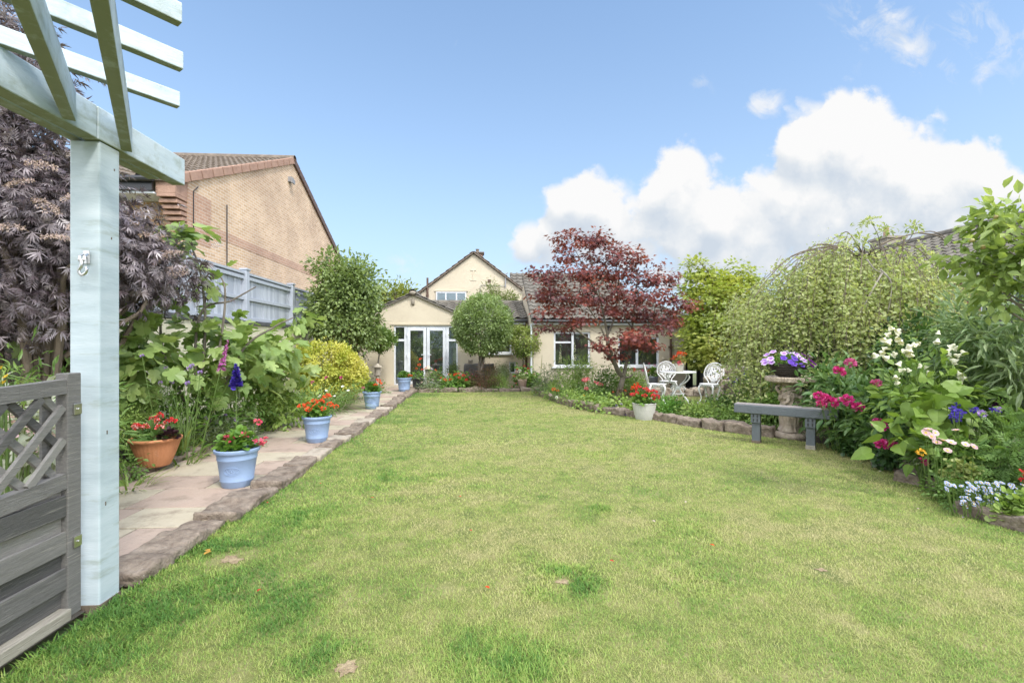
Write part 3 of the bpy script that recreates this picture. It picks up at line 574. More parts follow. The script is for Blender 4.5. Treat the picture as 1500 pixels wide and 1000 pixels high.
# tall main block behind with its gable
Yg = 21.0; ap = (-.39, 5.44); sl_ = .755
gl, gr = ap[0]-3.9, ap[0]+3.9; zl = ap[1]-3.9*sl_
g = Geo(); wx0, wx1, wz0, wz1 = -2.05, -.72, 3.1, 3.74
g.prism([(gl, Yg, 0), (gr, Yg, 0), (gr, Yg, zl), (ap[0], Yg, ap[1]), (gl, Yg, zl)], (0, .3, 0)); g.b(wx0-.08, wx1+.08, Yg-.05, Yg-.003, wz1+.03, wz1+.07)
g.box((-.41, Yg-.012, 4.72), (.26, .02, .05)); g.box((-.41, Yg-.012, 4.28), (.26, .02, .05)); g.box((-.41, Yg-.012, 4.5), (.05, .02, .39)); g.build('wall', CREAM, H_)
f = window(H_, wx0, wx1, wz0, wz1, Yg-.03, (-1.62, -1.15), sill=False, fw=.05); 
g = Geo(); g.b(wx0+.05, wx1-.05, Yg-.004, Yg-.002, wz0+.05, wz1-.05); g.build('blind', mat('blue_blind', [(.25,.31,.36),(.33,.39,.43)], .8, 3), f)
g = Geo()
for sgn in (-1, 1):
    a = np.array((ap[0], Yg-.12, ap[1]+.09)); e = np.array((ap[0]+sgn*4.1, Yg-.12, ap[1]+.09-4.1*sl_)); s = roof_sheet(e, e+np.array((0, 7, 0)), a, amp=.03); off = g.n
    for V, A in zip(s.V, s.A): g.V.append(V); g.A.append(A)
    g.T += [t+off for t in s.T]; g.Q += [q+off for q in s.Q]; g.n += s.n
mrf = g.build('roof', TILE_BROWN, H_)
g = Geo(); g.b(-.48, .0, 22.3, 22.8, 5.0, 5.68); g.build('chimney', brick_mat('chimney_brick', (.26,.13,.09), (.34,.18,.12), (.33,.28,.24), 0), mrf)
g = Geo(); g.b(-.52, .04, 22.26, 22.84, 5.68, 5.73); g.b(-.56, .08, 22.22, 22.88, 5.731, 5.78); g.lathe([(.09,5.78),(.08,5.82),(.07,5.92),(.09,5.93),(.09,5.95),(.06,5.95)], 12, (-.24, 22.5, 0)); g.build('chimney_pot', TILE_BROWN, mrf)
g = roof_sheet((1.4, 21.7, 3.3), (7, 21.7, 3.3), (1.4, 24.3, 5.1), amp=.04, step=.04, course=.35); g.build('roof', TILE, H_)
g = Geo(); g.tube([(-2.42, Yg-.06, 3.2), (-2.42, Yg-.06, 4.35)], .045, 8); g.tube([(-2.42, Yg-.06, 3.55), (-2.42, Yg-.06, 3.62)], .06, 8); g.build('downpipe', BROWNP, H_)
g = Geo(); g.tube([(1.02, Yg-.06, 3.95), (1.02, Yg-.06, 4.55), (1.12, Yg-.06, 4.6)], .03, 8); g.tube([(1.02, Yg-.03, 4.02), (-.05, Yg-.03, 4.05), (-.1, Yg-.03, 4.0), (-.1, Yg-.03, 3.5)], .012, 6); g.build('downpipe', GREYP, H_)
g = Geo(); g.box((.3, Yg-.015, 4.24), (.13, .02, .13)); g.build('vent', BROWNP, H_)
# right wing with two windows
Yw = 15.0; xw0, xw1 = 1.6, 6.62; we = 2.18; wr, wy = 3.95, 18.2
g = wall_rect('wall', xw0, xw1, Yw, .25, -.05, we, [(2.28, 3.47, .70, 1.82), (4.38, 5.74, .70, 1.66)], CREAM, H_)
g.b(xw1-.25, xw1, Yw+.25, 21, -.05, we)
for x in (xw0,): g.prism([(x, Yw+.25, -.05), (x, 21, -.05), (x, 21, we+.15), (x, wy, wr), (x, Yw+.25, we+.15)], (.25, 0, 0))
g.build('wall', CREAM, H_)
window(H_, 2.28, 3.47, .70, 1.82, Yw+.06, (2.90,), trans=((2.34, 2.84, 1.48),)); window(H_, 4.38, 5.74, .70, 1.66, Yw+.06, (5.02,))
g = Geo(); 
GC = mat('green_curtain', [(.30,.31,.17),(.42,.43,.27)], .9, 4, stretch=(14,14,.4))
for a, b in ((2.33, 2.55), (2.62, 2.8), (3.2, 3.42), (5.42, 5.6)):
    g = Geo()
    n = 24; xx = np.linspace(a, b, n); P = np.vstack([np.column_stack([xx, Yw+.22+.02*np.sin(np.arange(n)*1.2), np.full(n, z)]) for z in (.72, 1.75)]); i = np.arange(n-1); g.add(P, Q=np.stack([i, i+1, i+n+1, i+n], 1)); g.build('curtain', GC, H_)
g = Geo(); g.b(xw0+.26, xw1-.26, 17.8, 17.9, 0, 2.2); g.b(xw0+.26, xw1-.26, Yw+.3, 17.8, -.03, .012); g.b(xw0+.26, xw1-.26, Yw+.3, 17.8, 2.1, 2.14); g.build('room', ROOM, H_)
g = roof_sheet((xw0-.06, Yw-.2, we+.02), (xw1+.12, Yw-.2, we+.02), (xw0-.06, wy, wr+.06), course=.33, roll=.3, amp=.035, step=.03)
hx = xw1+.12; cq = g.V[0][g.Q[0]].mean(1); g.Q[0] = g.Q[0][cq[:, 0] < hx-(cq[:, 1]-Yw+.2)*.93+.02]; hp = np.array((hx-3.4*.93, wy, wr+.04))
g.V[1] = g.V[1]*0; e0 = np.array((hx, Yw-.2, we+.0)); g.T[0] = g.T[0][:0]; g.Q[1] = g.Q[1][:0]
g.prism([(xw0-.06, Yw-.2, we), tuple(e0), tuple(hp), (xw0-.06, wy, wr+.03)], (0, .02, -.06)); g.prism([tuple(e0), (hx, 21.2, we), (hp[0], 18.4, hp[2])], (0, 0, -.05)); g.prism([tuple(e0), (hp[0], 18.4, hp[2]), tuple(hp)], (0, 0, -.05)); wrf = g.build('roof', TILE, H_)
g = Geo(); g.tube([e0+(0,0,.04), hp+(0,0,.07)], .09, 10); g.tube([(xw0-.06, wy, wr+.08), hp+(0,0,.05)], .10, 10); g.build('ridge_tile', TILE, wrf)
g = Geo(); g.b(xw0, xw1+.08, Yw-.16, Yw-.003, we-.14, we-.02); g.build('fascia', UPVC, H_)
g = Geo(); g.tube([(xw0, Yw-.22, we-.03), (xw1+.1, Yw-.22, we-.03)], .05, 10); g.build('gutter', DARKM, H_)
g = Geo(); g.tube([(6.1, Yw-.2, we-.03), (6.1, Yw-.06, we-.2), (6.1, Yw-.06, 0)], .04, 8); g.b(6.03, 6.17, Yw-.12, Yw-.02, 1.3, 1.36); g.build('downpipe', BROWNP, H_)
g = Geo(); g.tube([(1.55, Yw-.05, we-.1), (1.55, Yw-.05, 0)], .032, 8); g.build('downpipe', UPVC, H_)
g = Geo(); g.box((5.97+.35-.45, Yw-.012, .95), (.16,.02,.16)); g.blob((5.87, Yw-.03, .95), (.06, .025, .06), 7); g.build('plaque', CREAM, H_)
g = Geo(); g.b(4.0,4.16,Yw-.06,Yw-.003,1.95,2.0); g.b(4.03,4.13,Yw-.1,Yw-.003,1.84,1.95); g.build('alarm_box', DARKM, H_)
# ================================================================ brick house beyond the left fence
B_ = thing('brick_house', 'tall buff brick house side with a red band, beyond the left fence', 'house', (0,0,0))
XB = -6.5; y0, ya, y1 = 10.83, 16.6, 22.5; be, br_ = 5.06, 7.66
def zz(y): return be+(br_-be)*(1-abs(y-ya)/(ya-y0))
g = Geo(); g.prism([(XB, y0, -.1), (XB, y1, -.1), (XB, y1, be), (XB, ya, br_), (XB, y0, be)], (-.3, 0, 0)); g.build('wall', BUFF, B_)
g = Geo(); g.b(XB-14, XB-.301, y0+.12, y0+.42, -.1, be-.45); g.build('wall', BUFFX, B_)
g = Geo(); g.b(XB+.003, XB+.008, y0+.9, 21.4, 4.02, 4.25); g.b(XB+.003, XB+.006, y0+.002, y0+.9, 3.72, 4.85); g.build('brick_band', REDBAND, B_)
g = Geo()
for k in range(7): g.b(XB-.38, XB-.003, y0-.42+.065*k, y0+.119, 4.62-.11*k-.07, 4.62-.11*k, .5)
g.build('corbel', REDB, B_)
g = Geo(); g.b(XB-.4, XB-.003, y0-.42, y0+.119, 4.625, be+.02); g.build('corbel_block', REDB, B_)
g = roof_sheet((XB+.0, y0-.5, be-.16), (XB-14, y0-.5, be-.16), (XB+.0, ya, br_+.06), course=.30, roll=.30, amp=.05, step=.04); brf = g.build('roof', TILE_BROWN, B_)
g = roof_sheet((XB+.0, y1+.5, be-.16), (XB-14, y1+.5, be-.16), (XB+.0, ya, br_+.06), course=.34); g.build('roof', TILE_BROWN, B_)
def verge(ya_, yb_):  # red verge blocks up the slope
    g = Geo(); n = int(abs(yb_-ya_)/.42)
    for k in range(n):
        a = ya_+(yb_-ya_)*k/n; b = ya_+(yb_-ya_)*(k+.93)/n; g.beam((XB+.015, a, zz(a)+.06), (XB+.015, b, zz(b)+.05), .12, .2)
    return g
verge(y0-.45, ya).build('verge', REDB, B_, bevel=.01); verge(y1+.3, ya).build('verge', BROWNP, B_)
g = Geo(); g.lathe([(.14,0),(.14,14)], 10); V = g.V[0]; g.V[0] = np.column_stack([XB-V[:, 2]+.08, V[:, 0]+ya, np.maximum(V[:, 1], -.06)+br_+.09]); g.build('ridge_tile', TILE_BROWN, B_)
g = Geo(); g.b(XB-14, XB-.41, y0-.52, y0-.47, be-.42, be-.2); g.build('fascia', DARKM, B_)
g = Geo(); g.tube([(XB-14, y0-.58, be-.2), (XB-.35, y0-.58, be-.2)], .06, 10); g.build('gutter', DARKM, B_)
g = Geo(); g.b(XB-14, XB-.41, y0-.46, y0+.12, be-.47, be-.43); g.build('soffit', UPVC, B_)
g = Geo(); g.tube([(XB+.03, y0+1.55, 4.95), (XB+.03, y0+1.55, 1)], .013, 6); g.build('cable_pipe', DARKM, B_)
g = Geo(); g.tube([(XB+.02, y0+.35, 5.0), (XB+.02, y0+.18, 4.85), (XB+.02, y0+.18, 2)], .012, 6); g.build('cable', DARKM, B_)
f = window(B_, XB-2.6, XB-1.35, 3.2, 4.5, y0+.1, (XB-1.95,)); g = Geo(); g.b(XB-2.6, XB-1.35, y0+.2, y0+.25, 3.2, 4.5)
g = Geo(); g.box((XB+.06, ya-.3, 6.95), (.12, .2, .16)); g.box((XB+.13, ya-.3, 6.9), (.05, .24, .14)); g.build('floodlight', GREYP, B_)
g = Geo(); g.box((XB+.03, 20.1, 5.0), (.06, .2, .2)); g.build('vent', DARKM, B_); g = Geo(); g.box((XB+.02, 20.5, 4.97), (.04, .35, .2)); g.build('vent', REDB, B_)
# ================================================================ bungalow beyond the right fence
N_ = thing('neighbour_bungalow', 'brick bungalow with long grey-brown tiled roof beyond the right fence', 'house', (0,0,0))
nx, ne, nr, rx_ = 12.0, 3.15, 5.0, 15.5
g = Geo(); g.b(nx, nx+.3, 2, 18.3, -.1, ne); g.prism([(nx, 18.3, -.1), (19, 18.3, -.1), (19, 18.3, ne), (rx_, 18.3, nr), (nx, 18.3, ne)], (0, .3, 0)); g.build('wall', PINKB, N_)
g = roof_sheet((nx-.35, 2, ne-.1), (nx-.35, 18.8, ne-.1), (rx_, 2, nr+.08), course=.33, roll=.3, amp=.045, step=.04); nrf = g.build('roof', TILE, N_)
g = Geo(); g.lathe([(.13,0),(.13,16.8)], 10); V = g.V[0]; g.V[0] = np.column_stack([V[:, 0]+rx_, V[:, 2]+2, np.maximum(V[:, 1], -.06)+nr+.12]); g.build('ridge_tile', TILE, nrf)
c = W(1300, 372, 17.8); g = Geo(); g.b(c[0]-.38, c[0]+.38, 17.4, 18.2, 4.2, c[2]+.55); g.b(c[0]-.43, c[0]+.43, 17.35, 18.25, c[2]+.551, c[2]+.64); ch = g.build('chimney', STONEC, nrf)
g = Geo(); g.lathe([(.12,0),(.13,.05),(.1,.1),(.09,.4),(.11,.42),(.08,.42)], 10, (c[0]-.05, 17.8, c[2]+.64)); g.build('chimney_pot', REDB, ch)
g = Geo(); g.tube([(nx-.4, 2, ne-.06), (nx-.4, 18.8, ne-.06)], .06, 8); g.build('gutter', UPVC, N_)
wn = Geo(); wn.b(nx-.04, nx-.003, 9.2, 10.6, 1.9, 2.95); f = wn.build('window', UPVC, N_); p = Geo(); p.b(nx-.05, nx-.042, 9.28, 9.86, 1.98, 2.87); p.b(nx-.05, nx-.042, 9.94, 10.52, 1.98, 2.87); p.build('pane', glass_mat('pale_glass', (.8,.85,.9)), f)
c = W(1488, 290, 8.0)
# ================================================================ boundary walls and fences
BLOCK = brick_mat('painted_block', (.62,.60,.46), (.66,.64,.50), (.52,.50,.38), 1)
for n in BLOCK.node_tree.nodes:
    if n.type == 'TEX_BRICK': n.inputs['Brick Width'].default_value = .45; n.inputs['Row Height'].default_value = .225; n.inputs['Mortar Size'].default_value = .008
    if n.type == 'BUMP': n.inputs['Strength'].default_value = .3
w = thing('garden_wall', 'pale cream painted block wall under the grey fence along the left border', 'wall', (0,0,0))
g = Geo(); g.b(-5.4, -5.2, 0.2, 17.2, -.1, 1.84); g.build('wall', BLOCK, w)
g = Geo(); g.b(-5.43, -5.165, .2, 17.2, 1.842, 1.93); g.build('coping', mat('dark_coping', [(.055,.055,.06),(.10,.10,.105)], .8, 5, .4, 40), w, bevel=.01)
FG = mat('grey_fence_paint', [(.34,.37,.43),(.41,.44,.50),(.47,.50,.56)], .7, 3, .25, 50, stretch=(1,6,.35), use_attr=True, dirt=((.25,.27,.3), 2, .62, .85))
def panel_fence():
    fz = thing('board_fence', 'pale grey painted feather board fence on top of the cream wall', 'fence', (-5.3, 9, 1.93)); fz.location = (0, 0, 0)
    ys = [2.3, 4.45, 6.6, 8.75, 10.86, 13.4, 15.5, 17.2]
    for i, y in enumerate(ys):
        g = Geo(); g.b(-5.36, -5.22, y-.07, y+.07, 1.5, 3.06); g.b(-5.38, -5.2, y-.09, y+.09, 3.061, 3.1); g.build('post', FG, fz, bevel=.008)
    for a, b in zip(ys[:-1], ys[1:]):
        g = Geo(); y = a+.08
        while y < b-.08:
            w_ = min(.125, b-.08-y); t = R.normal(0, .004); g.beam((-5.335+t, y+w_/2, 1.94), (-5.335+t+R.normal(0, .003), y+w_/2, 2.96), .022, w_-.006, up=(0, 1, 0), a=R.random()); y += .125
        pn = g.build('panel', FG, fz)
        g = Geo(); g.b(-5.32, -5.27, a+.072, b-.072, 2.40, 2.48); g.b(-5.32, -5.27, a+.072, b-.072, 2.86, 2.94); g.b(-5.37, -5.25, a+.072, b-.072, 2.965, 3.02); g.b(-5.32, -5.27, a+.072, b-.072, 1.945, 2.02); g.build('rail', FG, pn, bevel=.005)
panel_fence()
DG = mat('dark_fence', [(.045,.048,.055),(.085,.088,.095),(.11,.11,.115)], .8, 4, .4, 50, stretch=(.6,.6,8), use_attr=True)
def right_fence():
    fz = thing('slat_fence', 'dark weathered grey fence behind the shrubs along the right border', 'fence', (0,0,0)); y = .5
    while y < 16:
        g = Geo(); g.b(7.55, 7.67, y-.06, y+.06, -.1, 1.86); g.build('post', DG, fz); y2 = min(y+1.83, 16)
        g = Geo(); z = .1
        while z < 1.78: g.box((7.61+(.018 if int(z*10) % 2 else -.018), (y+y2)/2, z+.07), (.018, y2-y-.124, .155), a=R.random()); z += .145
        g.b(7.56, 7.66, y+.062, y2-.062, 1.80, 1.85); g.build('panel', DG, fz); y = y2 if y2 < 16 else 99
right_fence()
# shed/side passage right of the wing: dark doorway and blue-grey boards
s_ = thing('side_screen', 'blue-grey boarded screen beside the dark side doorway right of the house', 'screen', (0,0,0))
g = Geo(); x = 7.02
while x < 10.6: g.box((x+.07, 14.9+(.012 if int(x*50) % 2 else 0), 1.0), (.135, .03, 2.0), a=R.random()); x += .142
g.build('board', mat('blue_grey_board', [(.13,.14,.16),(.19,.20,.225)], .75, 3, .2, 40, use_attr=True), s_)
g = Geo(); g.b(6.62, 7.0, 15.3, 15.36, 0, 2.1); g.b(6.96, 7.02, 14.86, 14.96, 0, 2.15); g.build('doorway', DARKM, s_)
# ================================================================ pergola, gate, hook
PG = mat('pale_blue_paint', [(.40,.48,.52),(.49,.57,.61),(.55,.62,.66)], .6, 2.6, .10, 20, stretch=(1.2,1.2,7), dirt=((.25,.29,.22), 2.2, .55, .80), detail=10)
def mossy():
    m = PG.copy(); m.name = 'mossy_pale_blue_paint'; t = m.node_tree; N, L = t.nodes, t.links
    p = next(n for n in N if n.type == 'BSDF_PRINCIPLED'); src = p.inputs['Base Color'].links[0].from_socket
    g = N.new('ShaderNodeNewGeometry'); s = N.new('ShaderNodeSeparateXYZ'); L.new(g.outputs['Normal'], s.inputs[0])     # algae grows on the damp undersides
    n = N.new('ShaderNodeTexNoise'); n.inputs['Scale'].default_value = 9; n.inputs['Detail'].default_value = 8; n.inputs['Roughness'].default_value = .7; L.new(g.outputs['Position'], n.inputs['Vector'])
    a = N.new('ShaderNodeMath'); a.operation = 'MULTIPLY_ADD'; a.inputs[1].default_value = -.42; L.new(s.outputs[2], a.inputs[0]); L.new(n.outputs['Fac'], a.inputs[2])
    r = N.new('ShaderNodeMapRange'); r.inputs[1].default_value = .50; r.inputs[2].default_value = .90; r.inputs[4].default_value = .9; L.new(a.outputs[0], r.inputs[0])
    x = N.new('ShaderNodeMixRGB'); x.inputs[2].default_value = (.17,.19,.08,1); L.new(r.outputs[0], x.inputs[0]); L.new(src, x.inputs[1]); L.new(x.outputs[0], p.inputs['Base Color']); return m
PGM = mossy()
pg = thing('pergola', 'pale blue painted timber pergola corner with mossy beams over the gate', 'pergola', (-2.095, 2.69, 0)); pg.location = (0,0,0)
g = Geo(); g.b(-2.17, -2.02, 2.62, 2.76, 0, 2.478); post = g.build('post', PG, pg, bevel=.008)
for y_, z_ in ((2.70, 1.98), (2.67, .93), (2.72, 2.36), (2.66, .55)):
    g = Geo(); g.box((-2.0195, y_, z_), (.003, .006, .012 if z_ > 1 else .02)); g.build('nail_mark', BARK, post)
g = Geo(); g.b(-2.176, -2.014, 2.612, 2.768, -.03, .028); g.build('post_foot', BARK, pg)
BM = Geo(); BM.b(-2.10, -2.015, -.6, 2.60, 2.48, 2.655); BM.build('beam', PGM, pg, bevel=.006)
BM = Geo(); BM.b(-2.10, -2.015, 2.606, 3.33, 2.48, 2.655); BM.build('beam', PGM, pg, bevel=.006)
BM = Geo(); BM.b(-2.20, -2.13, -.6, 3.25, 2.49, 2.655); BM.build('beam', PGM, pg, bevel=.006)
dr = np.array((.545, -.838, 0)); ds = np.array((.643, .766, 0))
for e in ((-2.005, 2.79, 2.565), (-2.005, 2.42, 2.565), (-2.005, 1.98, 2.565)):
    e = np.array(e); g = Geo(); g.beam(e+np.array((.0,0,0)), e+dr*2.4, .05, .15); g.build('rafter', PGM, pg, bevel=.004)
for e in ((-1.60, 2.59), (-1.37, 2.24), (-1.18, 1.92), (-.98, 1.56)):
    e = np.array((e[0], e[1], 2.688)); g = Geo(); g.beam(e-ds*2.0, e, .045, .078); g.build('slat', PGM, pg, bevel=.004)
CHROME = mat('galvanised', [(.55,.55,.54),(.68,.67,.65)], .3, 20, metal=1.0, dirt=((.35,.3,.22), 60, .6, .8))
hk = thing('rope_hook', 'shiny steel swivel hook on a bracket fixed to the pale blue post', 'hook', (-2.075, 2.612, 1.86))
g = Geo(); g.box((0,-.004,0), (.032,.008,.07)); g.build('bracket', CHROME, hk, bevel=.003)
g = Geo(); g.tube([(-.012,-.012,.015),(-.012,-.03,0),(-.012,-.034,-.02)], .006, 6); g.tube([(.012,-.012,.015),(.012,-.03,0),(.012,-.034,-.02)], .006, 6); g.tube([(-.014,-.034,-.02),(.014,-.034,-.02)], .007, 6)
g.build('shackle', CHROME, hk)
g = Geo(); g.tube(curve([(0,-.034,-.02),(0,-.036,-.05),(-.012,-.036,-.075),(0,-.036,-.098),(.02,-.036,-.088),(.026,-.036,-.066),(.02,-.036,-.055)], 22), np.linspace(.009,.006,22), 8); g.build('hook', CHROME, hk, smooth=True)
GW = mat('weathered_grey_wood', [(.10,.096,.092),(.20,.19,.18),(.29,.275,.255)], .85, 7, .6, 45, stretch=(5,.35,12), use_attr=True, dirt=((.40,.37,.32), 9, .57, .72))
GWL = mat('pale_bare_wood', [(.30,.27,.22),(.45,.41,.34)], .85, 6, .5, 40, stretch=(6,.5,9))
gt = thing('garden_gate', 'weathered grey wooden gate with lattice top and slatted boards by the pergola post', 'gate', (0,0,0))
gx = -2.06; gy0, gy1 = .55, 2.50
def arch(y, z0, d): f = (y-gy0)/(gy1-gy0); return z0-d*4*f*(1-f)
g = Geo(); g.b(gx-.03, gx+.03, gy1-.058, gy1+.02, .06, 1.26); g.build('stile', GW, gt, bevel=.005)
g = Geo(); g.b(gx-.03, gx+.03, gy0-.06, gy0+.01, .06, 1.26); g.build('stile', GW, gt, bevel=.005)
def rail(name, zc, d, h, wd):
    g = Geo(); n = 16; ys = np.linspace(gy0+.012, gy1-.06, n+1)
    for i in range(n): g.beam((gx, ys[i], arch(ys[i], zc, d)), (gx, ys[i+1]+.001, arch(ys[i+1], zc, d)), wd, h, a=.5)
    return g.build(name, GW, gt)
rail('top_rail', 1.20, .03, .07, .05); rail('middle_rail', .74, .05, .075, .052)
def lattice():
    sp = .165; zt = lambda y: arch(y, 1.165, .03); zb = lambda y: arch(y, .775, .05)
    for sgn, dxo in ((1, .014), (-1, -.006)):
        k = -12
        while k < 14:
            y0_ = gy0+k*sp; pts = []
            for t in np.linspace(0, .8, 120):
                y = y0_+t*1.0; z = (.70+t) if sgn > 0 else (1.30-t)
                if gy0+.015 < y < gy1-.062 and zb(y) < z < zt(y): pts.append((gx+dxo, y, z))
            if len(pts) > 6: g = Geo(); g.beam(pts[0], pts[-1], .018, .034, up=(1, 0, 0) if False else (0, 0, 1), a=R.random()); g.build('lattice_slat', GW, gt)
            k += 1
lattice()
z = .115; k = 0
while z < .68:
    g = Geo(); h = .105; ztop = min(z+h, .72)
    g.box((gx+(.016 if k % 2 else -.008), (gy0+gy1)/2-.02, (z+ztop)/2), (.016, gy1-gy0-.075, ztop-z), a=R.random()); g.build('board', GW, gt, bevel=.003); z += .089; k += 1
g = Geo(); g.b(gx-.012, gx+.05, gy0, gy1-.06, .055, .112); g.build('bottom_rail', GWL, gt, bevel=.005)
g = Geo(); g.b(gx-.03, gx-.018, gy1-.14, gy1-.09, .11, 1.2); g.build('brace', GW, gt)
for zz_ in (1.08, .42):
    g = Geo(); g.box((gx+.036, gy1-.01, zz_), (.008, .045, .055)); g.tube([(gx+.04, gy1-.012, zz_), (gx+.047, gy1-.012, zz_)], .006, 8); g.build('hinge_plate', CHROME, gt, bevel=.003)
# ================================================================ bench
BP = mat('slate_grey_paint', [(.10,.115,.13),(.125,.14,.155)], .5, 4, .35, 60, dirt=((.22,.17,.15), 6, .66, .8))
BPT = mat('worn_plank_top', [(.20,.19,.19),(.30,.27,.26),(.28,.22,.20)], .7, 5, .4, 50, stretch=(2,6,1))
bn = thing('garden_bench', 'slate grey plank bench on two stepped legs in front of the birdbath', 'bench', (0,0,0))
bd = np.array((.758, -.652, 0)); b0 = np.array((3.92, 6.52, 0)); bnrm = np.array((.652, .758, 0)); rzb = math.atan2(bd[1], bd[0])
g = Geo(); c = b0+bd*.345; g.box((c[0], c[1], .485), (1.25, .22, .125), rz=rzb); g.build('seat', BP, bn, bevel=.012)
g = Geo(); g.box((c[0], c[1], .5495), (1.235, .205, .006), rz=rzb); g.build('seat_top', BPT, bn)
for t in (.0, .66):
    c = b0+bd*t; g = Geo(); g.box((c[0], c[1], .18), (.105, .12, .41), rz=rzb); f = -bnrm*.075
    for q in (-1, 1): g.box((c[0]+f[0], c[1]+f[1], .36), (.122, .03, .13), rz=rzb) if q == 1 else None
    lg = g.build('leg', BP, bn, bevel=.006)
    g = Geo(); g.box((c[0]-.004, c[1]-.004, .02), (.112, .127, .07 if t else .04), rz=rzb); g.build('worn_foot', GWL if t else BARK, lg, bevel=.004)
    for q in (-.025, .025):
        for zq in (.335, .395):
            g = Geo(); p = c+bd*q-bnrm*.092; g.box((p[0], p[1], zq), (.014, .008, .04), rz=rzb); g.build('peg', DARKM, lg)
# ================================================================ birdbath with the wicker bowl on it
CS = mat('cast_stone', [(.30,.235,.175),(.44,.36,.28),(.50,.42,.335)], .9, 10, .8, 45, dirt=((.17,.14,.10), 9, .56, .75))
bb = thing('birdbath', 'cast stone birdbath on a column of draped figures behind the bench', 'birdbath', (4.68, 6.9, 0))
def folds(an, r, z): return 1+.10*np.cos(3*an+.6)+.05*np.sin(11*an+5*z)*(1 if z < .62 else .3)+.03*np.sin(17*an-9*z)
g = Geo(); g.lathe([(.02,-.02),(.215,-.02),(.225,.03),(.20,.07),(.15,.08),(.145,.10)], 40, mod=lambda an, r, z: 1+.03*np.sin(9*an)); g.build('base', CS, bb, smooth=True)
zs = np.linspace(.095, .80, 34); rs = np.interp(zs, [.095,.16,.30,.42,.50,.56,.62,.68,.74,.80], [.165,.135,.15,.165,.125,.115,.15,.135,.10,.13])
g = Geo(); g.lathe(list(zip(rs, zs)), 72, mod=folds)
for k in range(3):
    t = k*2*PI/3-.75; d = np.array((math.cos(t), math.sin(t), 0)); e = np.array((-d[1], d[0], 0))
    g.blob(d*.105+np.array((0,0,.73)), (.045,.045,.058), 8); g.tube(curve([d*.12+e*.07+(0,0,.66), d*.16+e*.09+(0,0,.56), d*.17+e*.02+(0,0,.50)], 8), .025, 8); g.tube(curve([d*.12-e*.07+(0,0,.66), d*.15-e*.11+(0,0,.74), d*.10-e*.08+(0,0,.80)], 8), .024, 8)
    g.blob(d*.14+e*.035+np.array((0,0,.61)), (.035,.035,.04), 7); g.blob(d*.14-e*.035+np.array((0,0,.61)), (.035,.035,.04), 7)
g.build('figure_column', CS, bb, smooth=True)
g = Geo(); g.lathe([(.02,.79),(.15,.80),(.26,.835),(.33,.85),(.335,.87),(.34,.905),(.325,.92),(.29,.918),(.20,.89),(.02,.88)], 96, mod=lambda an, r, z: 1+(.025*np.sign(np.sin(42*an)) if .845 < z < .91 and r > .3 else 0)); g.build('basin', CS, bb, smooth=False)
def disc_flower(name, n, w, L, cup, m, core=None, layers=1):
    g = Geo()
    for l in range(layers):
        t = np.arange(n)*2*PI/n+l*PI/n; s = L*(1-.3*l); T = (PETAL[0]*np.array((w, 1, 1)), PETAL[1]); e = cup+.5*l
        ax = np.column_stack([np.cos(t), np.sin(t), np.full(n, e)]); g.scatter(T, np.tile((0,0,.002*l), (n, 1)), ax, (0,0,1), s, R.random(n)*.9+.05)
    me = g.mesh(name); me.materials.append(m); return me
def ball_flower(name, n, r, m, size=.5, flat=.7):
    g = Geo(); d = sphere_dirs(n); d[:, 2] = np.abs(d[:, 2])*1.0-.25; d = nrm(d); P = d*r*.55*np.array((1, 1, flat)); g.scatter(PETAL, P, d+R.normal(0, .35, (n, 3)), sphere_dirs(n)+(0,0,.6), r*size*(.7+.6*R.random(n)))
    me = g.mesh(name); me.materials.append(m); return me
# ================================================================ flowers in pots
GERL = leaf('geranium_leaf', [(.05,.13,.02),(.10,.21,.035),(.17,.31,.05),(.26,.40,.09)], .3, .5)
STEM = leaf('green_stem', [(.10,.17,.04),(.17,.25,.07)], .1)
ORANGE = petal('orange_red_petal', [(.62,.055,.02),(.78,.10,.03),(.85,.17,.06)]); RED = petal('red_petal', [(.50,.02,.03),(.68,.04,.05),(.75,.10,.10)])
PINKR = petal('coral_pink_petal', [(.62,.06,.13),(.78,.14,.22),(.84,.28,.32)]); WHITE = petal('white_petal', [(.62,.62,.55),(.80,.80,.75)])
MAG = petal('magenta_petal', [(.42,.015,.14),(.62,.04,.25),(.74,.16,.38)]); PALEP = petal('pale_pink_petal', [(.70,.45,.50),(.82,.66,.68)])
PURP = petal('purple_petal', [(.10,.02,.28),(.20,.05,.42)]); MAUVE = petal('mauve_petal', [(.34,.20,.55),(.50,.36,.68)]); BLUEV = petal('violet_blue_petal', [(.06,.04,.38),(.14,.09,.55)])
YEL = petal('yellow_petal', [(.75,.45,.03),(.82,.6,.08)]); REDW = petal('red_white_petal', [(.60,.03,.03),(.72,.06,.06),(.8,.75,.7)]); CREAMP = petal('cream_petal', [(.66,.62,.32),(.80,.77,.58),(.84,.83,.74)])
SKYB = petal('pale_blue_petal', [(.30,.38,.70),(.46,.54,.80),(.6,.66,.85)]); DARKP = petal('dark_purple_petal', [(.08,.01,.10),(.16,.02,.18)])
CORE = mat('flower_core', [(.55,.36,.05),(.68,.5,.1)], .8, 30)
SOILP = mat('potting_soil', [(.03,.022,.016),(.07,.05,.035)], .95, 40, .8, 90)
GER = {k: [ball_flower('flower_head', 46, .05, m) for _ in range(2)] for k, m in (('o', ORANGE), ('r', RED), ('p', PINKR), ('w', WHITE), ('rw', REDW), ('m', MAG), ('pp', PALEP))}
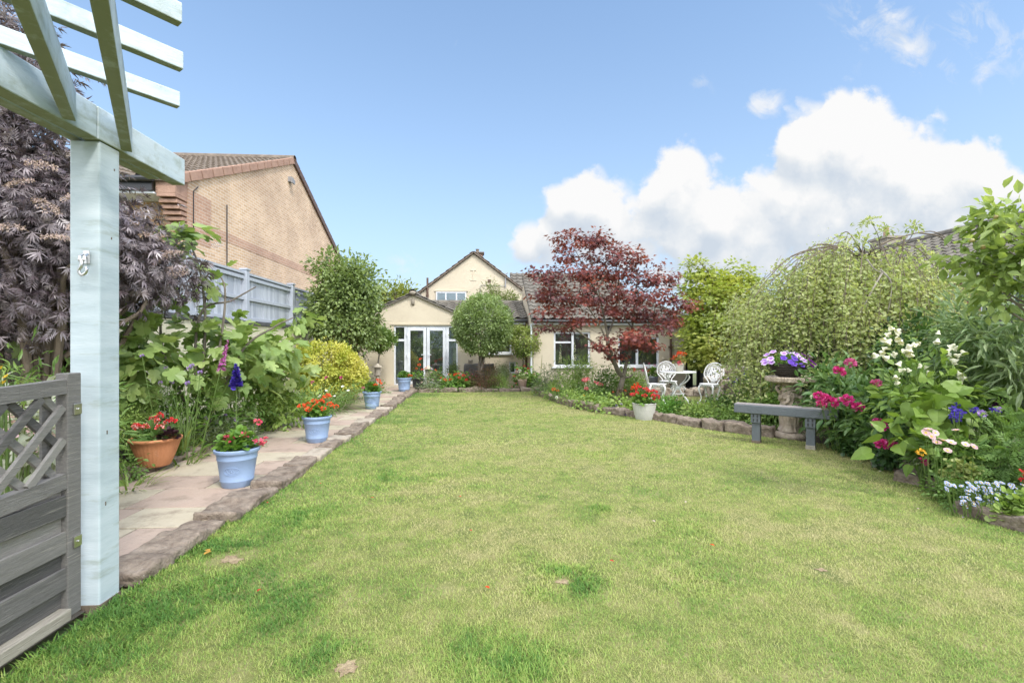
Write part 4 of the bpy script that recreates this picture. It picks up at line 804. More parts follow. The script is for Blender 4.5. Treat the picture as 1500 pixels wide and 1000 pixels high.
def planting(parent, r, h, n, lsize, heads, z0, ltempl=ROUND, lmat=GERL, spread=1.15, seed=0, hs=1.0):
    """leafy mound of a potted plant and its flower heads on stalks; heads = [(kind, x, y, z)]"""
    g = Geo(); d = sphere_dirs(n); d[:, 2] = np.abs(d[:, 2]); q = R.random(n)**.4
    P = d*q[:, None]*np.array((r*spread, r*spread, h))+np.array((0, 0, z0+.012)); d = d+(0,0,.25); g.scatter(ltempl, P, d+R.normal(0, .5, (n, 3))+(0,0,.05), d*.6+np.array((0,0,1.0))+R.normal(0, .3, (n, 3)), lsize*(.6+.7*R.random(n)))
    f = g.build('foliage', lmat, parent)
    g = Geo()
    for k, x, y, z in heads: g.tube(curve([(x*.3, y*.3, z0), (x*.7, y*.7, z0+(z-z0)*.6), (x, y, z-.01)], 5), .004, 4)
    for k in range(7): t = R.random()*6.3; g.tube([(0, 0, z0-.02), (r*.5*math.cos(t), r*.5*math.sin(t), z0+h*.6)], .006, 5)
    g.build('stem', STEM, parent)
    for i, (k, x, y, z) in enumerate(heads): inst(GER[k][i % 2], 'flower_head', parent, (x, y, z), (R.normal(0, .3), R.normal(0, .3), R.random()*6), hs*(.8+.45*R.random()))
BLUEPOT = mat('pale_blue_plastic', [(.235,.325,.50),(.28,.38,.56)], .45, 3, .1, 30, dirt=((.33,.36,.42), 5, .62, .85))
def blue_pot(x, y, rz, label, heads, seed, s=1.0, lm=GERL):
    t = thing('flower_pot', label, 'flower pot', (x, y, .03), rz, 'pale blue plastic pots along the path'); s *= 1.12
    prof = [(.001,0),(.115,0),(.12,.006),(.128,.05),(.131,.054),(.131,.062),(.129,.066),(.152,.232),(.156,.236),(.157,.246),(.155,.25),(.162,.292),(.176,.296),(.180,.306),(.180,.322),(.174,.328),(.164,.322),(.158,.30),(.15,.285),(.001,.285)]
    g = Geo(); g.lathe([(a*s, b*s) for a, b in prof[:-1]], 48); p = g.build('pot', BLUEPOT, t, smooth=True)
    m = p.modifiers.new('edge', 'EDGE_SPLIT'); m.split_angle = math.radians(40)
    g = Geo(); an = np.linspace(0, 2*PI, 40)[:-1]            # raised oval crest on the side
    def on(u, v): zz_ = .150+v; rr = .129+(.152-.129)*(zz_-.066)/.166+.001; return (rr*math.sin(u/rr)*s, -rr*math.cos(u/rr)*s, zz_*s)
    g.tube([on(.062*math.cos(a), .036*math.sin(a)) for a in np.append(an, an[0])], .0028*s, 5); g.tube([on(.050*math.cos(a), .027*math.sin(a)) for a in np.append(an, an[0])], .0016*s, 5)
    for q in (-1, 1): g.tube([on(q*u, .012*math.sin(u*190)+.004) for u in np.linspace(.004, .042, 14)], .0025*s, 5); g.blob(on(q*.018, -.012), (.006, .004, .006), 5)
    g.blob(on(0, 0), (.008, .005, .012), 5); g.build('crest', BLUEPOT, p)
    g = Geo(); g.lathe([(.001,.272*s),(.152*s,.27*s)], 24); g.build('soil', SOILP, t)
    planting(t, .165*s, .17*s, 210, .055, heads, .30*s, lmat=lm, spread=.9); return t
c = G(338, 720); blue_pot(c[0], c[1]+.12, .15, 'nearest pale blue pot with bright green leaves and coral pink geraniums', [('p',-.05,-.06,.47),('p',.06,.0,.48),('p',.17,.05,.60),('p',.19,-.02,.41),('p',.24,.03,.42),('p',-.02,.1,.46)], 1)
c = G(460, 652); blue_pot(c[0], c[1]+.12, .1, 'pale blue pot second along the path full of orange-red geraniums', [('o',-.20,-.02,.50),('o',-.08,-.1,.46),('o',.0,-.05,.50),('o',.05,.0,.56),('o',-.05,.05,.57),('o',.1,-.08,.47),('o',.12,.05,.63),('o',.26,0,.49),('o',-.13,.02,.53),('o',.17,.03,.52)], 2)
c = G(543, 601); blue_pot(c[0], c[1]+.12, .0, 'pale blue pot third along the path with trailing leaves and a pink and orange bloom', [('o',.08,-.05,.50),('o',.16,0,.55),('m',-.18,-.03,.44),('o',.13,.05,.60),('o',-.03,.0,.5)], 3)
c = G(590, 575); blue_pot(c[0]+.02, c[1]+.12, .0, 'farthest pale blue pot with white and orange geraniums beside the french doors', [('w',-.14,-.03,.46),('w',-.08,-.08,.47),('w',-.11,.05,.50),('o',.1,-.05,.45),('o',.16,0,.47),('o',.07,.05,.48),('o',.2,.04,.45)], 4, 1.1)
TERRA = mat('terracotta', [(.44,.175,.075),(.52,.225,.105)], .7, 5, .2, 60, dirt=((.52,.34,.24), 6, .62, .85))
def terracotta():
    c = G(216, 690, .06); t = thing('ribbed_bowl', 'ribbed terracotta bowl of red and white flowers on the border edging stone', 'flower pot', (c[0]-.02, c[1]+.16, .085))
    prof = [(.001,0),(.125,0),(.135,.012),(.17,.09),(.20,.165),(.222,.225),(.232,.228),(.236,.24),(.236,.252),(.226,.256),(.21,.245),(.19,.2)]
    g = Geo(); g.lathe(prof, 132, mod=lambda an, r, z: 1+(.022*np.abs(np.cos(17*an))-.012 if .005 < z < .22 else 0)); g.build('pot', TERRA, t, smooth=True); t.scale = (1.03,1.03,1.2)
    g = Geo(); g.lathe([(.001,.225),(.21,.222)], 20); g.build('soil', SOILP, t)
    planting(t, .18, .14, 120, .06, [('rw',-.16,-.05,.36),('rw',-.02,-.12,.37),('rw',.05,-.05,.40),('rw',-.05,.03,.42),('rw',.1,-.1,.35),('r',.17,0,.40),('rw',-.1,-.1,.35),('r',.0,.06,.44),('rw',.1,.02,.38),('rw',-.2,0,.35)], .22, lmat=leaf('bedding_leaf', [(.03,.08,.02),(.08,.17,.04),(.16,.26,.08)], .25), hs=.8)
    g = Geo(); n = 60; d = sphere_dirs(n); d[:, 2] = np.abs(d[:, 2]); g.scatter(ROUND, d*.07+np.array((.17,-.06,.25)), d, (0,0,1), .045); g.build('dark_foliage', leaf('dark_purple_leaf', [(.03,.012,.02),(.07,.03,.045)], .2), t)
terracotta()
# wicker bowl of petunias
WICK = mat('dark_wicker', [(.018,.014,.012),(.05,.038,.03),(.085,.065,.05)], .7, 40, .8, 90, stretch=(1,1,5))
PETW = petal('white_edged_petunia', [(.32,.10,.50),(.52,.34,.68),(.78,.70,.86)]); PETV = petal('violet_petunia', [(.09,.03,.34),(.17,.08,.50)]); PETD = petal('deep_purple_petunia', [(.06,.004,.09),(.13,.012,.17)])
def petunia(name, m, dark):
    g = Geo(); n = 20; t = np.arange(n)*2*PI/n; rr = 1+.12*np.cos(5*t); V = [(0,0,-.35)]+[(.22*math.cos(a), .22*math.sin(a), -.06) for a in t]+[(.62*r*math.cos(a), .62*r*math.sin(a), .05) for a, r in zip(t, rr)]+[(r*math.cos(a), r*math.sin(a), .03+.06*math.cos(5*a+1)) for a, r in zip(t, rr)]
    k = np.arange(n); k2 = (k+1) % n; T = np.stack([np.zeros(n, int), 1+k, 1+k2], 1); Q = np.vstack([np.stack([1+k+n*j, 1+n+k+n*j, 1+n+k2+n*j, 1+k2+n*j], 1) for j in (0, 1)])
    A = [0.0]+[.0]*n+[.35]*n+[1.0]*n; g.add(np.array(V)*.034, T, Q, np.array(A)); me = g.mesh(name); me.materials.append(m); me.polygons.foreach_set('use_smooth', np.ones(len(me.polygons), bool)); return me
PT = [petunia('petunia', PETW, 0), petunia('petunia', PETV, 0), petunia('petunia', PETD, 0)]
def bowl():
    t = thing('wicker_bowl', 'dark wicker bowl of purple and white-edged petunias standing on the birdbath', 'hanging basket', (4.62, 6.86, .915)); t.scale = (1.08,1.08,1.12)
    prof = [(.001,0),(.12,0)]+[(.12+.11*math.sin(k/12*PI/2), .165*k/12) for k in range(1, 13)]+[(.235,.175),(.225,.18),(.20,.15)]
    g = Geo(); g.lathe(prof, 90, mod=lambda an, r, z: 1+.02*np.sin(45*an)*(1 if int(z*90) % 2 else -1)); g.build('basket', WICK, t)
    g = Geo()
    for zq in (.02, .05, .08, .11, .14, .17): rq = .122+.11*math.sin(min(1, zq/.165)*PI/2)+.004; g.tube([(rq*math.cos(a), rq*math.sin(a), zq+.002*math.sin(22*a)) for a in np.linspace(0, 2*PI, 70)], .0055, 5)
    g.build('woven_band', WICK, t)
    g = Geo(); n = 420; d = sphere_dirs(n); d[:, 2] = np.abs(d[:, 2]); P = d*(R.random(n)**.4)[:, None]*np.array((.25,.24,.17))+np.array((0,0,.15)); g.scatter(OVAL, P, d+R.normal(0, .5, (n, 3)), (0,0,1)+R.normal(0, .3, (n, 3)), .05*(.6+.6*R.random(n))); g.build('foliage', GERL, t)
    fl = [(0,-.30,.22,-.05),(0,-.27,.17,-.02),(0,-.33,.19,.05),(0,-.13,.29,-.08),(1,-.17,.23,-.14),(1,-.10,.18,-.19),(1,-.03,.22,-.17),(1,-.07,.16,-.2),(0,.05,.28,-.08),(0,-.2,.31,.05),(0,.1,.20,-.17),(1,.05,.14,-.2),(2,.20,.27,-.02),(2,.25,.19,-.1),(2,.27,.16,-.13),(0,.31,.25,.0),(0,.29,.21,.08),(0,-.26,.27,.1),(0,.0,.3,.03),(2,.15,.31,.08),(0,-.35,.16,.0),(1,.0,.24,-.13),(0,.06,.23,-.15),(2,.22,.13,-.16),(0,.34,.18,.02),(0,.12,.27,.0)]
    for k, x, y_, z_ in [(f[0], f[1], f[3], f[2]) for f in fl]:
        d = nrm(np.array((x*.8, y_-.16, .35))); rot = Vector(d).to_track_quat('Z', 'Y').to_euler(); inst(PT[k], 'petunia', t, (x, y_-.02, z_+.03), rot, 1.1+.4*R.random())
bowl()
# patterned grey pot of red geraniums by the maple
PALEG = mat('pale_grey_pot', [(.50,.49,.46),(.60,.59,.56)], .6, 6, .15, 60)
def weave_pot():
    c = G(940, 612)-(0,.14,0); t = thing('lattice_pot', 'pale grey pot with a woven lattice pattern and red geraniums on the curved edging', 'flower pot', c); t.scale = (1.2,)*3
    n, m = 84, 22; V = []
    for j in range(m+1):
        z = .24*j/m; r = .12+.055*(j/m)**.8
        for i in range(n): a = i*2*PI/n; b = abs(math.sin((i/n*28+j/m*4.5)*PI))*abs(math.sin((i/n*28-j/m*4.5)*PI)); V.append(((r+.013*b)*math.cos(a), (r+.013*b)*math.sin(a), z))
    k = np.arange(n); k2 = (k+1) % n; g = Geo(); g.add(V, Q=np.vstack([np.stack([j*n+k, j*n+k2, (j+1)*n+k2, (j+1)*n+k], 1) for j in range(m)])); g.lathe([(.175,.24),(.183,.243),(.184,.256),(.172,.258),(.165,.23)], 40); g.lathe([(.001,0),(.12,0)], 30); g.build('pot', PALEG, t, smooth=True)
    g = Geo(); g.lathe([(.001,.235),(.165,.233)], 20); g.build('soil', SOILP, t)
    planting(t, .16, .16, 140, .055, [('r',-.14,-.05,.41),('r',-.04,-.12,.38),('r',.02,-.02,.46),('r',.1,-.1,.36),('r',.16,0,.42),('r',-.08,.05,.48),('r',.08,.04,.44),('r',.19,-.04,.36),('r',-.18,.02,.38),('o',-.12,.08,.5)], .235)
weave_pot()
# small pink stone pot at the end of the far bed
def small_pot(name, label, px, py, Y, wpx, hpx, heads, m, taper=.75, z0=None, lm=GERL, fh=.16, square=False, n=110):
    k = M(Y, px); c = W(px, py, Y); r = wpx*k/2; h = hpx*k; t = thing(name, label, 'flower pot', (c[0], Y, c[2] if z0 is None else z0))
    g = Geo(); g.lathe([(.001,0),(r*taper,0),(r*.95,h*.86),(r,h*.88),(r,h),(r*.9,h),(r*.88,h*.9)], 4 if square else 28); o = g.build('pot', m, t, smooth=not square)
    if square: o.rotation_euler[2] = PI/4+.2
    g = Geo(); g.lathe([(.001,h*.92),(r*.88,h*.92)], 16); g.build('soil', SOILP, t)
    planting(t, r*1.05, fh, n, .055, [(q, x*k, y_*k, h+z*k) for q, x, y_, z in heads], h*.93, lmat=lm); return t
PINKST = mat('pink_stone', [(.48,.33,.26),(.60,.45,.37)], .85, 6, .4, 60)
small_pot('stone_pot', 'small pinkish stone pot of pale leaves and flowers at the end of the far bed', 765, 570, 14.45, 14, 15, [('pp',-8,0,10),('w',-4,-4,12),('pp',6,0,8),('r',-12,0,4)], PINKST, lm=leaf('variegated_leaf', [(.18,.28,.08),(.36,.44,.20),(.55,.58,.36)], .3))
small_pot('square_planter', 'black square planter with a tall orange geranium beside the farthest blue pot', 612, 566, 15.2, 23, 12, [('o',4,0,28),('o',-2,0,14),('o',7,-3,13),('o',12,0,15),('o',2,0,20)], DARKM, taper=.86, square=True, n=120, fh=.22)
small_pot('patio_pot', 'blue-grey pot of pink and red geraniums below the right house window', 957, 566, 14.4, 14, 15, [('m',-12,0,12),('m',-6,0,18),('m',2,0,16),('m',12,0,19),('r',-6,0,8),('r',8,0,4),('m',-16,0,8)], mat('glazed_blue', [(.24,.28,.36),(.42,.45,.5)], .3, 12), fh=.3, n=160)
# ================================================================ white cast table and chairs
WM = mat('white_cast_metal', [(.80,.80,.79),(.88,.88,.87)], .4, 6, .1, 50, dirt=((.52,.50,.45), 9, .66, .85))
def chair():
    t = thing('garden_chair', 'x', 'chair', (0,0,0), 0, 'white ornate cast metal chairs round the garden table')
    rec = lambda x, z: (x, -.19-.22*max(0, z-.43), z)
    g = Geo(); out = curve([(-.10,.44,0),(-.13,.50,0),(-.215,.60,0),(-.225,.72,0),(-.16,.85,0),(0,.915,0),(.16,.85,0),(.225,.72,0),(.215,.60,0),(.13,.50,0),(.10,.44,0)], 46)
    fr = [rec(p[0], p[1]) for p in out]; g.tube(fr, .013, 7)
    inn = curve([(-.13,.60,0),(-.14,.70,0),(-.09,.80,0),(0,.835,0),(.09,.80,0),(.14,.70,0),(.13,.60,0),(.05,.52,0),(-.05,.52,0),(-.13,.60,0)], 40); g.tube([rec(p[0], p[1]) for p in inn], .009, 6); b = g.build('back_frame', WM, t, smooth=True)
    g = Geo()
    for k in range(25):
        a = -PI*.66+k*PI*1.32/24; c_, s_ = math.sin(a), math.cos(a); g.tube([rec(.135*c_, .685+.145*s_), rec(.18*c_, .68+.185*s_), rec(.215*c_*1.02, .675+.225*s_)], .008, 5)
    for x in (-.09,-.045,0,.045,.09): g.tube([rec(x*.4, .47), rec(x*.9, .58), rec(x*1.2, .68), rec(x*.7, .81)], .009, 5)
    for k in range(30): x, z = R.uniform(-.12, .12), R.uniform(.52, .80); p = rec(x, z); g.blob(p, (.024, .008, .02), 5)
    for z in (.56, .64, .73): g.tube([rec(-.12, z), rec(-.04, z+.02), rec(0, z-.015), rec(.04, z+.02), rec(.12, z)], .008, 5)
    g.build('lattice', WM, b, smooth=True)
    g = Geo(); g.lathe([(.001,.425),(.19,.42),(.208,.426),(.212,.44),(.20,.447),(.17,.44),(.001,.437)], 40, mod=lambda an, r, z: 1+.03*np.cos(4*an)); g.build('seat', WM, t, smooth=True)
    g = Geo(); 
    for k in range(24): a = k*2*PI/24; g.tube([(.19*math.cos(a), .19*math.sin(a), .425), (.20*math.cos(a+.08), .20*math.sin(a+.08), .39), (.19*math.cos(a+.26), .19*math.sin(a+.26), .425)], .008, 5)
    g.build('apron', WM, t, smooth=True)
    for i, j in ((1,1),(-1,1),(-1,-1),(1,-1)):
        g = Geo(); P = curve([(i*.13,j*.13,.42),(i*.165,j*.165,.35),(i*.15,j*.15,.24),(i*.125,j*.125,.13),(i*.15,j*.15,.04),(i*.185,j*.185,.005)], 16); g.tube(P, np.interp(np.linspace(0,1,16), [0,.2,.6,.9,1], [.026,.024,.013,.014,.02]), 8)
        g.tube(curve([(i*.15,j*.12,.36),(i*.13,j*.06,.385),(i*.14,j*.03,.35)], 8), .009, 5); g.build('leg', WM, t, smooth=True)
    return t
ch1 = chair(); tc = np.array((4.72, 11.15, 0.012))
ch1.location = (tc[0]-.55, tc[1]-.10, .012); ch1.rotation_euler = (0, 0, -1.85); ch1.scale = (1.04,)*3; ch1['label'] = 'white cast metal chair on the left of the garden table, seen side on'
dup(ch1, None, (tc[0]+.06, tc[1]+.72, .012), PI-.2, 'white cast metal chair tucked behind the garden table, facing the lawn')
dup(ch1, None, (tc[0]+.68, tc[1]-.22, .012), 2.25, 'white cast metal chair on the right of the garden table, its arched back outermost')
tb = thing('garden_table', 'round white cast metal garden table between the ornate chairs', 'table', tc)
g = Geo(); g.lathe([(.001,.725),(.36,.722),(.415,.715),(.425,.728),(.42,.745),(.40,.75),(.001,.742)], 56, mod=lambda an, r, z: 1+(.012*np.cos(16*an) if r > .4 else 0)); g.build('table_top', WM, tb, smooth=True)
for k in range(4):
    a = k*PI/2+.5; c_, s_ = math.cos(a), math.sin(a); g = Geo(); pr = [(.30,.70),(.34,.62),(.24,.50),(.10,.42),(.07,.32),(.15,.20),(.26,.10),(.34,.004)]; P = curve([(r*c_, r*s_, z) for r, z in pr], 26); g.tube(P, np.interp(np.linspace(0,1,26), [0,.5,.9,1], [.018,.015,.016,.024]), 7)
    P = curve([(r*c_, r*s_, z) for r, z in [(.07,.34),(.16,.40),(.22,.34),(.17,.29)]], 12); g.tube(P, .010, 5); g.build('leg', WM, tb, smooth=True)
g = Geo(); g.lathe([(.06,.30),(.075,.33),(.075,.36),(.06,.39)], 16); g.tube([(.16*math.cos(t), .16*math.sin(t), .21) for t in np.linspace(0, 2*PI, 28)], .01, 5); g.build('hub', WM, tb, smooth=True)
c = tc+np.array((.05, 0, .745)); gp = thing('table_pot', 'pale stone pot of orange and peach geraniums standing on the white garden table', 'flower pot', c)
g = Geo(); g.lathe([(.001,0),(.085,0),(.105,.17),(.115,.172),(.117,.20),(.105,.20),(.10,.17)], 24); g.build('pot', mat('pale_stone_pot', [(.50,.49,.40),(.62,.60,.50)], .85, 8, .3, 60), gp, smooth=True)
g = Geo(); g.lathe([(.001,.18),(.1,.18)], 16); g.build('soil', SOILP, gp)
planting(gp, .13, .16, 110, .06, [('o',-.13,-.03,.36),('o',-.06,-.1,.42),('o',.04,-.05,.44),('o',.13,-.02,.43),('o',-.16,0,.30),('o',0,.02,.45),('p',-.06,-.13,.22),('p',-.03,-.12,.17),('o',.1,.05,.36)], .18, lmat=leaf('peach_leaf', [(.20,.26,.06),(.45,.38,.16),(.62,.36,.22)], .3))
# ================================================================ little ornaments
IV = mat('ivory_stone', [(.46,.40,.31),(.60,.53,.43)], .9, 10, .5, 60, dirt=((.3,.26,.2), 12, .6, .8))
def statue():
    Y = 12.0; c = W(1058, 548, Y); k = M(Y, 1058)*38/38; t = thing('garden_statue', 'small pale stone statue of a seated meditating figure on the rockery', 'statue', c); S_ = .34
    g = Geo(); me = bpy.data.meshes.new('figure'); bm_v = [(0,0,.10),(0,0,.28),(0,0,.52),(0,-.005,.66),(0,-.01,.74),(0,-.01,.90),(-.15,-.02,.58),(-.21,-.02,.38),(-.12,-.16,.24),(.15,-.02,.58),(.21,-.02,.38),(.12,-.16,.24),(-.20,-.08,.08),(-.04,-.24,.07),(.20,-.08,.08),(.04,-.24,.08)]
    ed = [(0,1),(1,2),(2,3),(3,4),(4,5),(2,6),(6,7),(7,8),(2,9),(9,10),(10,11),(0,12),(12,13),(0,14),(14,15)]; rad = [.17,.15,.16,.065,.10,.085,.075,.06,.045,.075,.06,.045,.095,.065,.095,.065]
    me.from_pydata([tuple(v*S_ for v in p) for p in bm_v], ed, []); o = bpy.data.objects.new('figure', me); COL.objects.link(o); o.parent = t
    m = o.modifiers.new('skin', 'SKIN'); m2 = o.modifiers.new('sub', 'SUBSURF'); m2.levels = m2.render_levels = 2
    bpy.context.view_layer.objects.active = o; sv = me.skin_vertices[0].data if me.skin_vertices else None
    if sv is None:
        o.select_set(True); bpy.ops.mesh.customdata_skin_add(); sv = me.skin_vertices[0].data
    for i, r in enumerate(rad): sv[i].radius = (r*S_, r*S_*.85, ); 
    sv[0].use_root = True; me.materials.append(IV)
    g = Geo(); g.blob((0,-.01*S_,1.03*S_), (.05*S_,.05*S_,.05*S_), 7); g.build('topknot', IV, t, smooth=True)
    g = Geo(); g.lathe([(.001,-.05),(.12,-.05),(.125,0),(.10,.012),(.001,.012)], 20); g.build('plinth', IV, t, smooth=True)
statue()
Y = 12.3; c = W(1083, 549, Y); wb = thing('bowl_planter', 'large white round bowl planter with a leafy shrub on the rockery', 'planter', c)
g = Geo(); g.lathe([(.001,0),(.15,0),(.24,.06),(.30,.15),(.315,.21),(.335,.215),(.335,.245),(.31,.245),(.29,.2)], 32); g.build('pot', PALEG, wb, smooth=True); g = Geo(); g.lathe([(.001,.21),(.3,.21)], 16); g.build('soil', SOILP, wb)
planting(wb, .36, .42, 520, .06, [], .22, OVAL, leaf('olive_leaf', [(.09,.13,.04),(.18,.25,.07),(.30,.36,.13)], .3))
def lantern(px, py, Y, label, hpx):
    k = M(Y, px); c = W(px, py, Y); h = hpx*k; t = thing('garden_lantern', label, 'lantern', (c[0], Y, 0)); g = Geo(); g.lathe([(.001,c[2]),(.02*1,c[2]),(.06,c[2]-.05),(.15,c[2]-.10),(.155,c[2]-.12),(.11,c[2]-.125)], 18); g.build('cap', IV, t, smooth=True)
    g = Geo(); g.lathe([(.095,c[2]-.125),(.085,c[2]-.33),(.11,c[2]-.34),(.11,c[2]-.38),(.001,c[2]-.38)], 14); g.build('body', STONEC, t, smooth=True); g = Geo(); g.lathe([(.05,c[2]-.38),(.05,.04),(.12,.02),(.12,0)], 12); g.build('post', IV, t, smooth=True)
lantern(627, 535, 15.3, 'stone lantern with a pale conical cap in front of the french doors', 20); lantern(553, 532, 14.6, 'stone lantern with a pale conical cap at the end of the left border', 20)
COV = mat('grey_cover', [(.075,.07,.068),(.13,.12,.115)], .7, 4, .4, 25)
def cover():
    Y = 16.0; a = W(680, 533, Y); b = W(724, 533, Y); z1 = a[2]; t = thing('covered_furniture', 'grey waterproof cover draped over patio furniture against the house wall', 'furniture cover', ((a[0]+b[0])/2, Y, 0))
    w = (b[0]-a[0])/2; n, m = 44, 12; g = Geo(); V = []; d = .28
    for j in range(m+1):
        f = j/m
        for i in range(n):
            an = i*2*PI/n; sq = max(abs(math.cos(an)), abs(math.sin(an))); x = math.cos(an)/sq; y = math.sin(an)/sq; r = (1+.05*f*math.sin(9*an)+.04*f) if j < m-1 else (1 if j == m-1 else 0); fz = z1*(1-f) 
            V.append((x*w*r, y*d*r, 0))
    V = []; prof = [(1.07,.02),(1.05,.25*z1),(1.02,.6*z1),(1.0,.93*z1),(.97,z1),(.6,z1*.965),(0.01,z1*.93)]
    for r, z in prof:
        for i in range(n): an = i*2*PI/n; sq = max(abs(math.cos(an)), abs(math.sin(an))); q = r+(.05*math.sin(7*an)*(1-z/z1)); V.append((math.cos(an)/sq*w*q, math.sin(an)/sq*d*q, z+.02*math.sin(5*an)*(r < 1)))
    k = np.arange(n); k2 = (k+1) % n; g.add(V, Q=np.vstack([np.stack([j*n+k, j*n+k2, (j+1)*n+k2, (j+1)*n+k], 1) for j in range(len(prof)-1)])); g.build('cover', COV, t, smooth=True)
cover()
# low rockery wall behind the table, rockery stones
for i, px in enumerate(range(915, 1082, 15)):
    k = M(12.9, px); c = W(px, 575, 12.9); rock(c[0], 12.9+R.normal(0, .03), 15*k*.96, .3, .2+.05*R.random(), R.normal(0, .06), 'pale stone in the low wall behind the white table, %s from the left' % ORD[i], 'pale stones in the low wall behind the table', STONE_PALE, -.02, 'wall_stone')
for i, (px, py, w_, h_, lab) in enumerate([(1062,566,15,18,'tall mossy rockery stone under the seated statue'),(1045,570,12,12,'rounded grey rockery stone beside the white chair back'),(1072,572,14,16,'pale rockery boulder left of the violet bellflowers'),(1100,568,16,14,'pale rockery stone half hidden among violet bellflowers'),(1085,560,24,16,'flat rockery stone carrying the white bowl planter')]):
    Y = 12.1 if i in (0, 4) else 11.8; k = M(Y, px); c = W(px, py, Y); z1 = W(px, py-h_, Y)[2]; rock(c[0], Y, w_*k*1.2, .4, z1+.05, R.random(), lab, 'rockery stones', STONE_PALE if i else STONE, -.03, 'rockery_stone')
# ================================================================ leaves and plants
def ell(L):   # [(px, py, Y, rx px, rz px[, depth factor])] -> centres, radii
    c = []; r = []
    for e in L: k = M(e[2], e[0]); c.append(W(e[0], e[1], e[2])); r.append((e[3]*k, e[3]*k*(e[5] if len(e) > 5 else .85), e[4]*k))
    return np.array(c), np.array(r)
def clumps(L, n, shell=.5, floor=.05):
    C, Q = ell(L); w = (Q.prod(1))**(2/3); i = R.choice(len(C), n, p=w/w.sum()); d = sphere_dirs(n); P = C[i]+d*(shell+(1-shell)*R.random(n))[:, None]*Q[i]
    ok = P[:, 2] > floor; return P[ok], d[ok]
def foliage(L, nc, per, cr, tmpl, size, shell=.5, droop=.2, flat=1.0, upz=.7, floor=.05, jit=.6, g=None):
    g = g or Geo(); P, d = clumps(L, nc, shell, floor); n = len(P)*per
    pos = np.repeat(P, per, 0)+R.normal(0, 1, (n, 3))*cr*np.array((1, 1, flat)); o = np.repeat(d, per, 0)
    pos[:, 2] = np.maximum(pos[:, 2], floor)
    ax = nrm(nrm(pos-np.repeat(P, per, 0))*.8+o*.5+R.normal(0, jit*.6, (n, 3))+(0, 0, -droop)); up = nrm(o*.5+np.array((0, 0, upz))+R.normal(0, jit*.5, (n, 3)))
    a = np.clip(np.repeat(R.random(len(P)), per)*.45+R.random(n)*.55, 0, 1); g.scatter(tmpl, pos, ax, up, size*(.65+.6*R.random(n)), a); return g, P
def limbs(base, tops, r0, n=9, wob=.12, r1=.006, seg=6, sag=0.0):
    g = Geo(); base = np.array(base, float)
    for t in tops:
        t = np.array(t, float); mid = base+(t-base)*np.array((.3, .3, .55)); mid += R.normal(0, wob, 3)*.5; q = base+(t-base)*np.array((.75, .75, .9))+R.normal(0, wob, 3)*.4
        g.tube(curve([base, mid, q, t], n), np.linspace(r0, r1, n)*(1+.0*n), seg)
    return g
def flowers(t, me_list, pts, Y, sc=1.0, name='flower_head', tilt=.5, jitterY=.12):
    """flower heads at photo spots (px, py) at a distance Y"""
    out = []
    for i, p in enumerate(pts):
        w = W(p[0], p[1], (p[2] if len(p) > 2 else Y)+R.normal(0, jitterY)); me = me_list[i % len(me_list)]
        inst(me, name, t, w, (tilt*(.7+.6*R.random()), R.normal(0, .3), R.normal(0, .4)), sc*(.8+.4*R.random())); out.append(w)
    return out
def stalks(t, tops, base, m=None, r=.004, spread=.5):
    g = Geo()
    for w in tops: b = np.array((base[0]+(w[0]-base[0])*spread, base[1]+(w[1]-base[1])*spread, 0)); g.tube(curve([b, (b+w)/2+R.normal(0, .015, 3), w], 5), r, 4)
    return g.build('stem', m or STEM, t)
def gbase(px, Y): k = M(Y, px); c = W(px, 505, Y); return np.array((c[0], Y, 0.0))
def bush(name, label, cat, L, mat_, tmpl=OVAL, size=.05, nc=60, per=30, cr=.07, group=None, heads=None, hY=None, hs=1.0, base=None, stem=True, **kw):
    b = gbase(L[0][0], L[0][2]) if base is None else np.array(base); t = thing(name, label, cat, (0,0,0), 0, group)
    g, P = foliage(L, nc, per, cr, tmpl, size, **kw); g.build('foliage', mat_, t)
    tops = [P[i] for i in R.choice(len(P), min(len(P), 16), replace=False)]
    if stem: limbs(b, tops, .008, 6, .05, .003, 4).build('stem', STEM if stem is True else stem, t)
    if heads:
        allw = []
        for mes, pts in heads: allw += flowers(t, mes, pts, hY or L[0][2]-.15, hs)
        stalks(t, allw, b)
    return t
def sword(name, label, cat, px, Y, n, L_, w_px, mat_, tmpl=BLADE, lean=.45, group=None, heads=None, hs=1.0):
    b = gbase(px, Y); t = thing(name, label, cat, (0,0,0), 0, group); k = M(Y, px); a = R.random(n)*2*PI; q = R.random(n)**.5*w_px*k*.5; P = np.column_stack([b[0]+q*np.cos(a), b[1]+q*np.sin(a), np.zeros(n)])
    ln = R.uniform(.05, lean, n)*2; ax = np.column_stack([np.cos(a)*ln, np.sin(a)*ln, np.ones(n)]); up = np.column_stack([-np.cos(a), -np.sin(a), np.ones(n)*.4]); g = Geo(); g.scatter((tmpl[0]*np.array((1,1,-1)), tmpl[1]), P, ax, up, L_*(.6+.5*R.random(n))); g.build('foliage', mat_, t)
    if heads:
        allw = []
        for mes, pts in heads: allw += flowers(t, mes, pts, Y-.1, hs)
        stalks(t, allw, b)
    return t
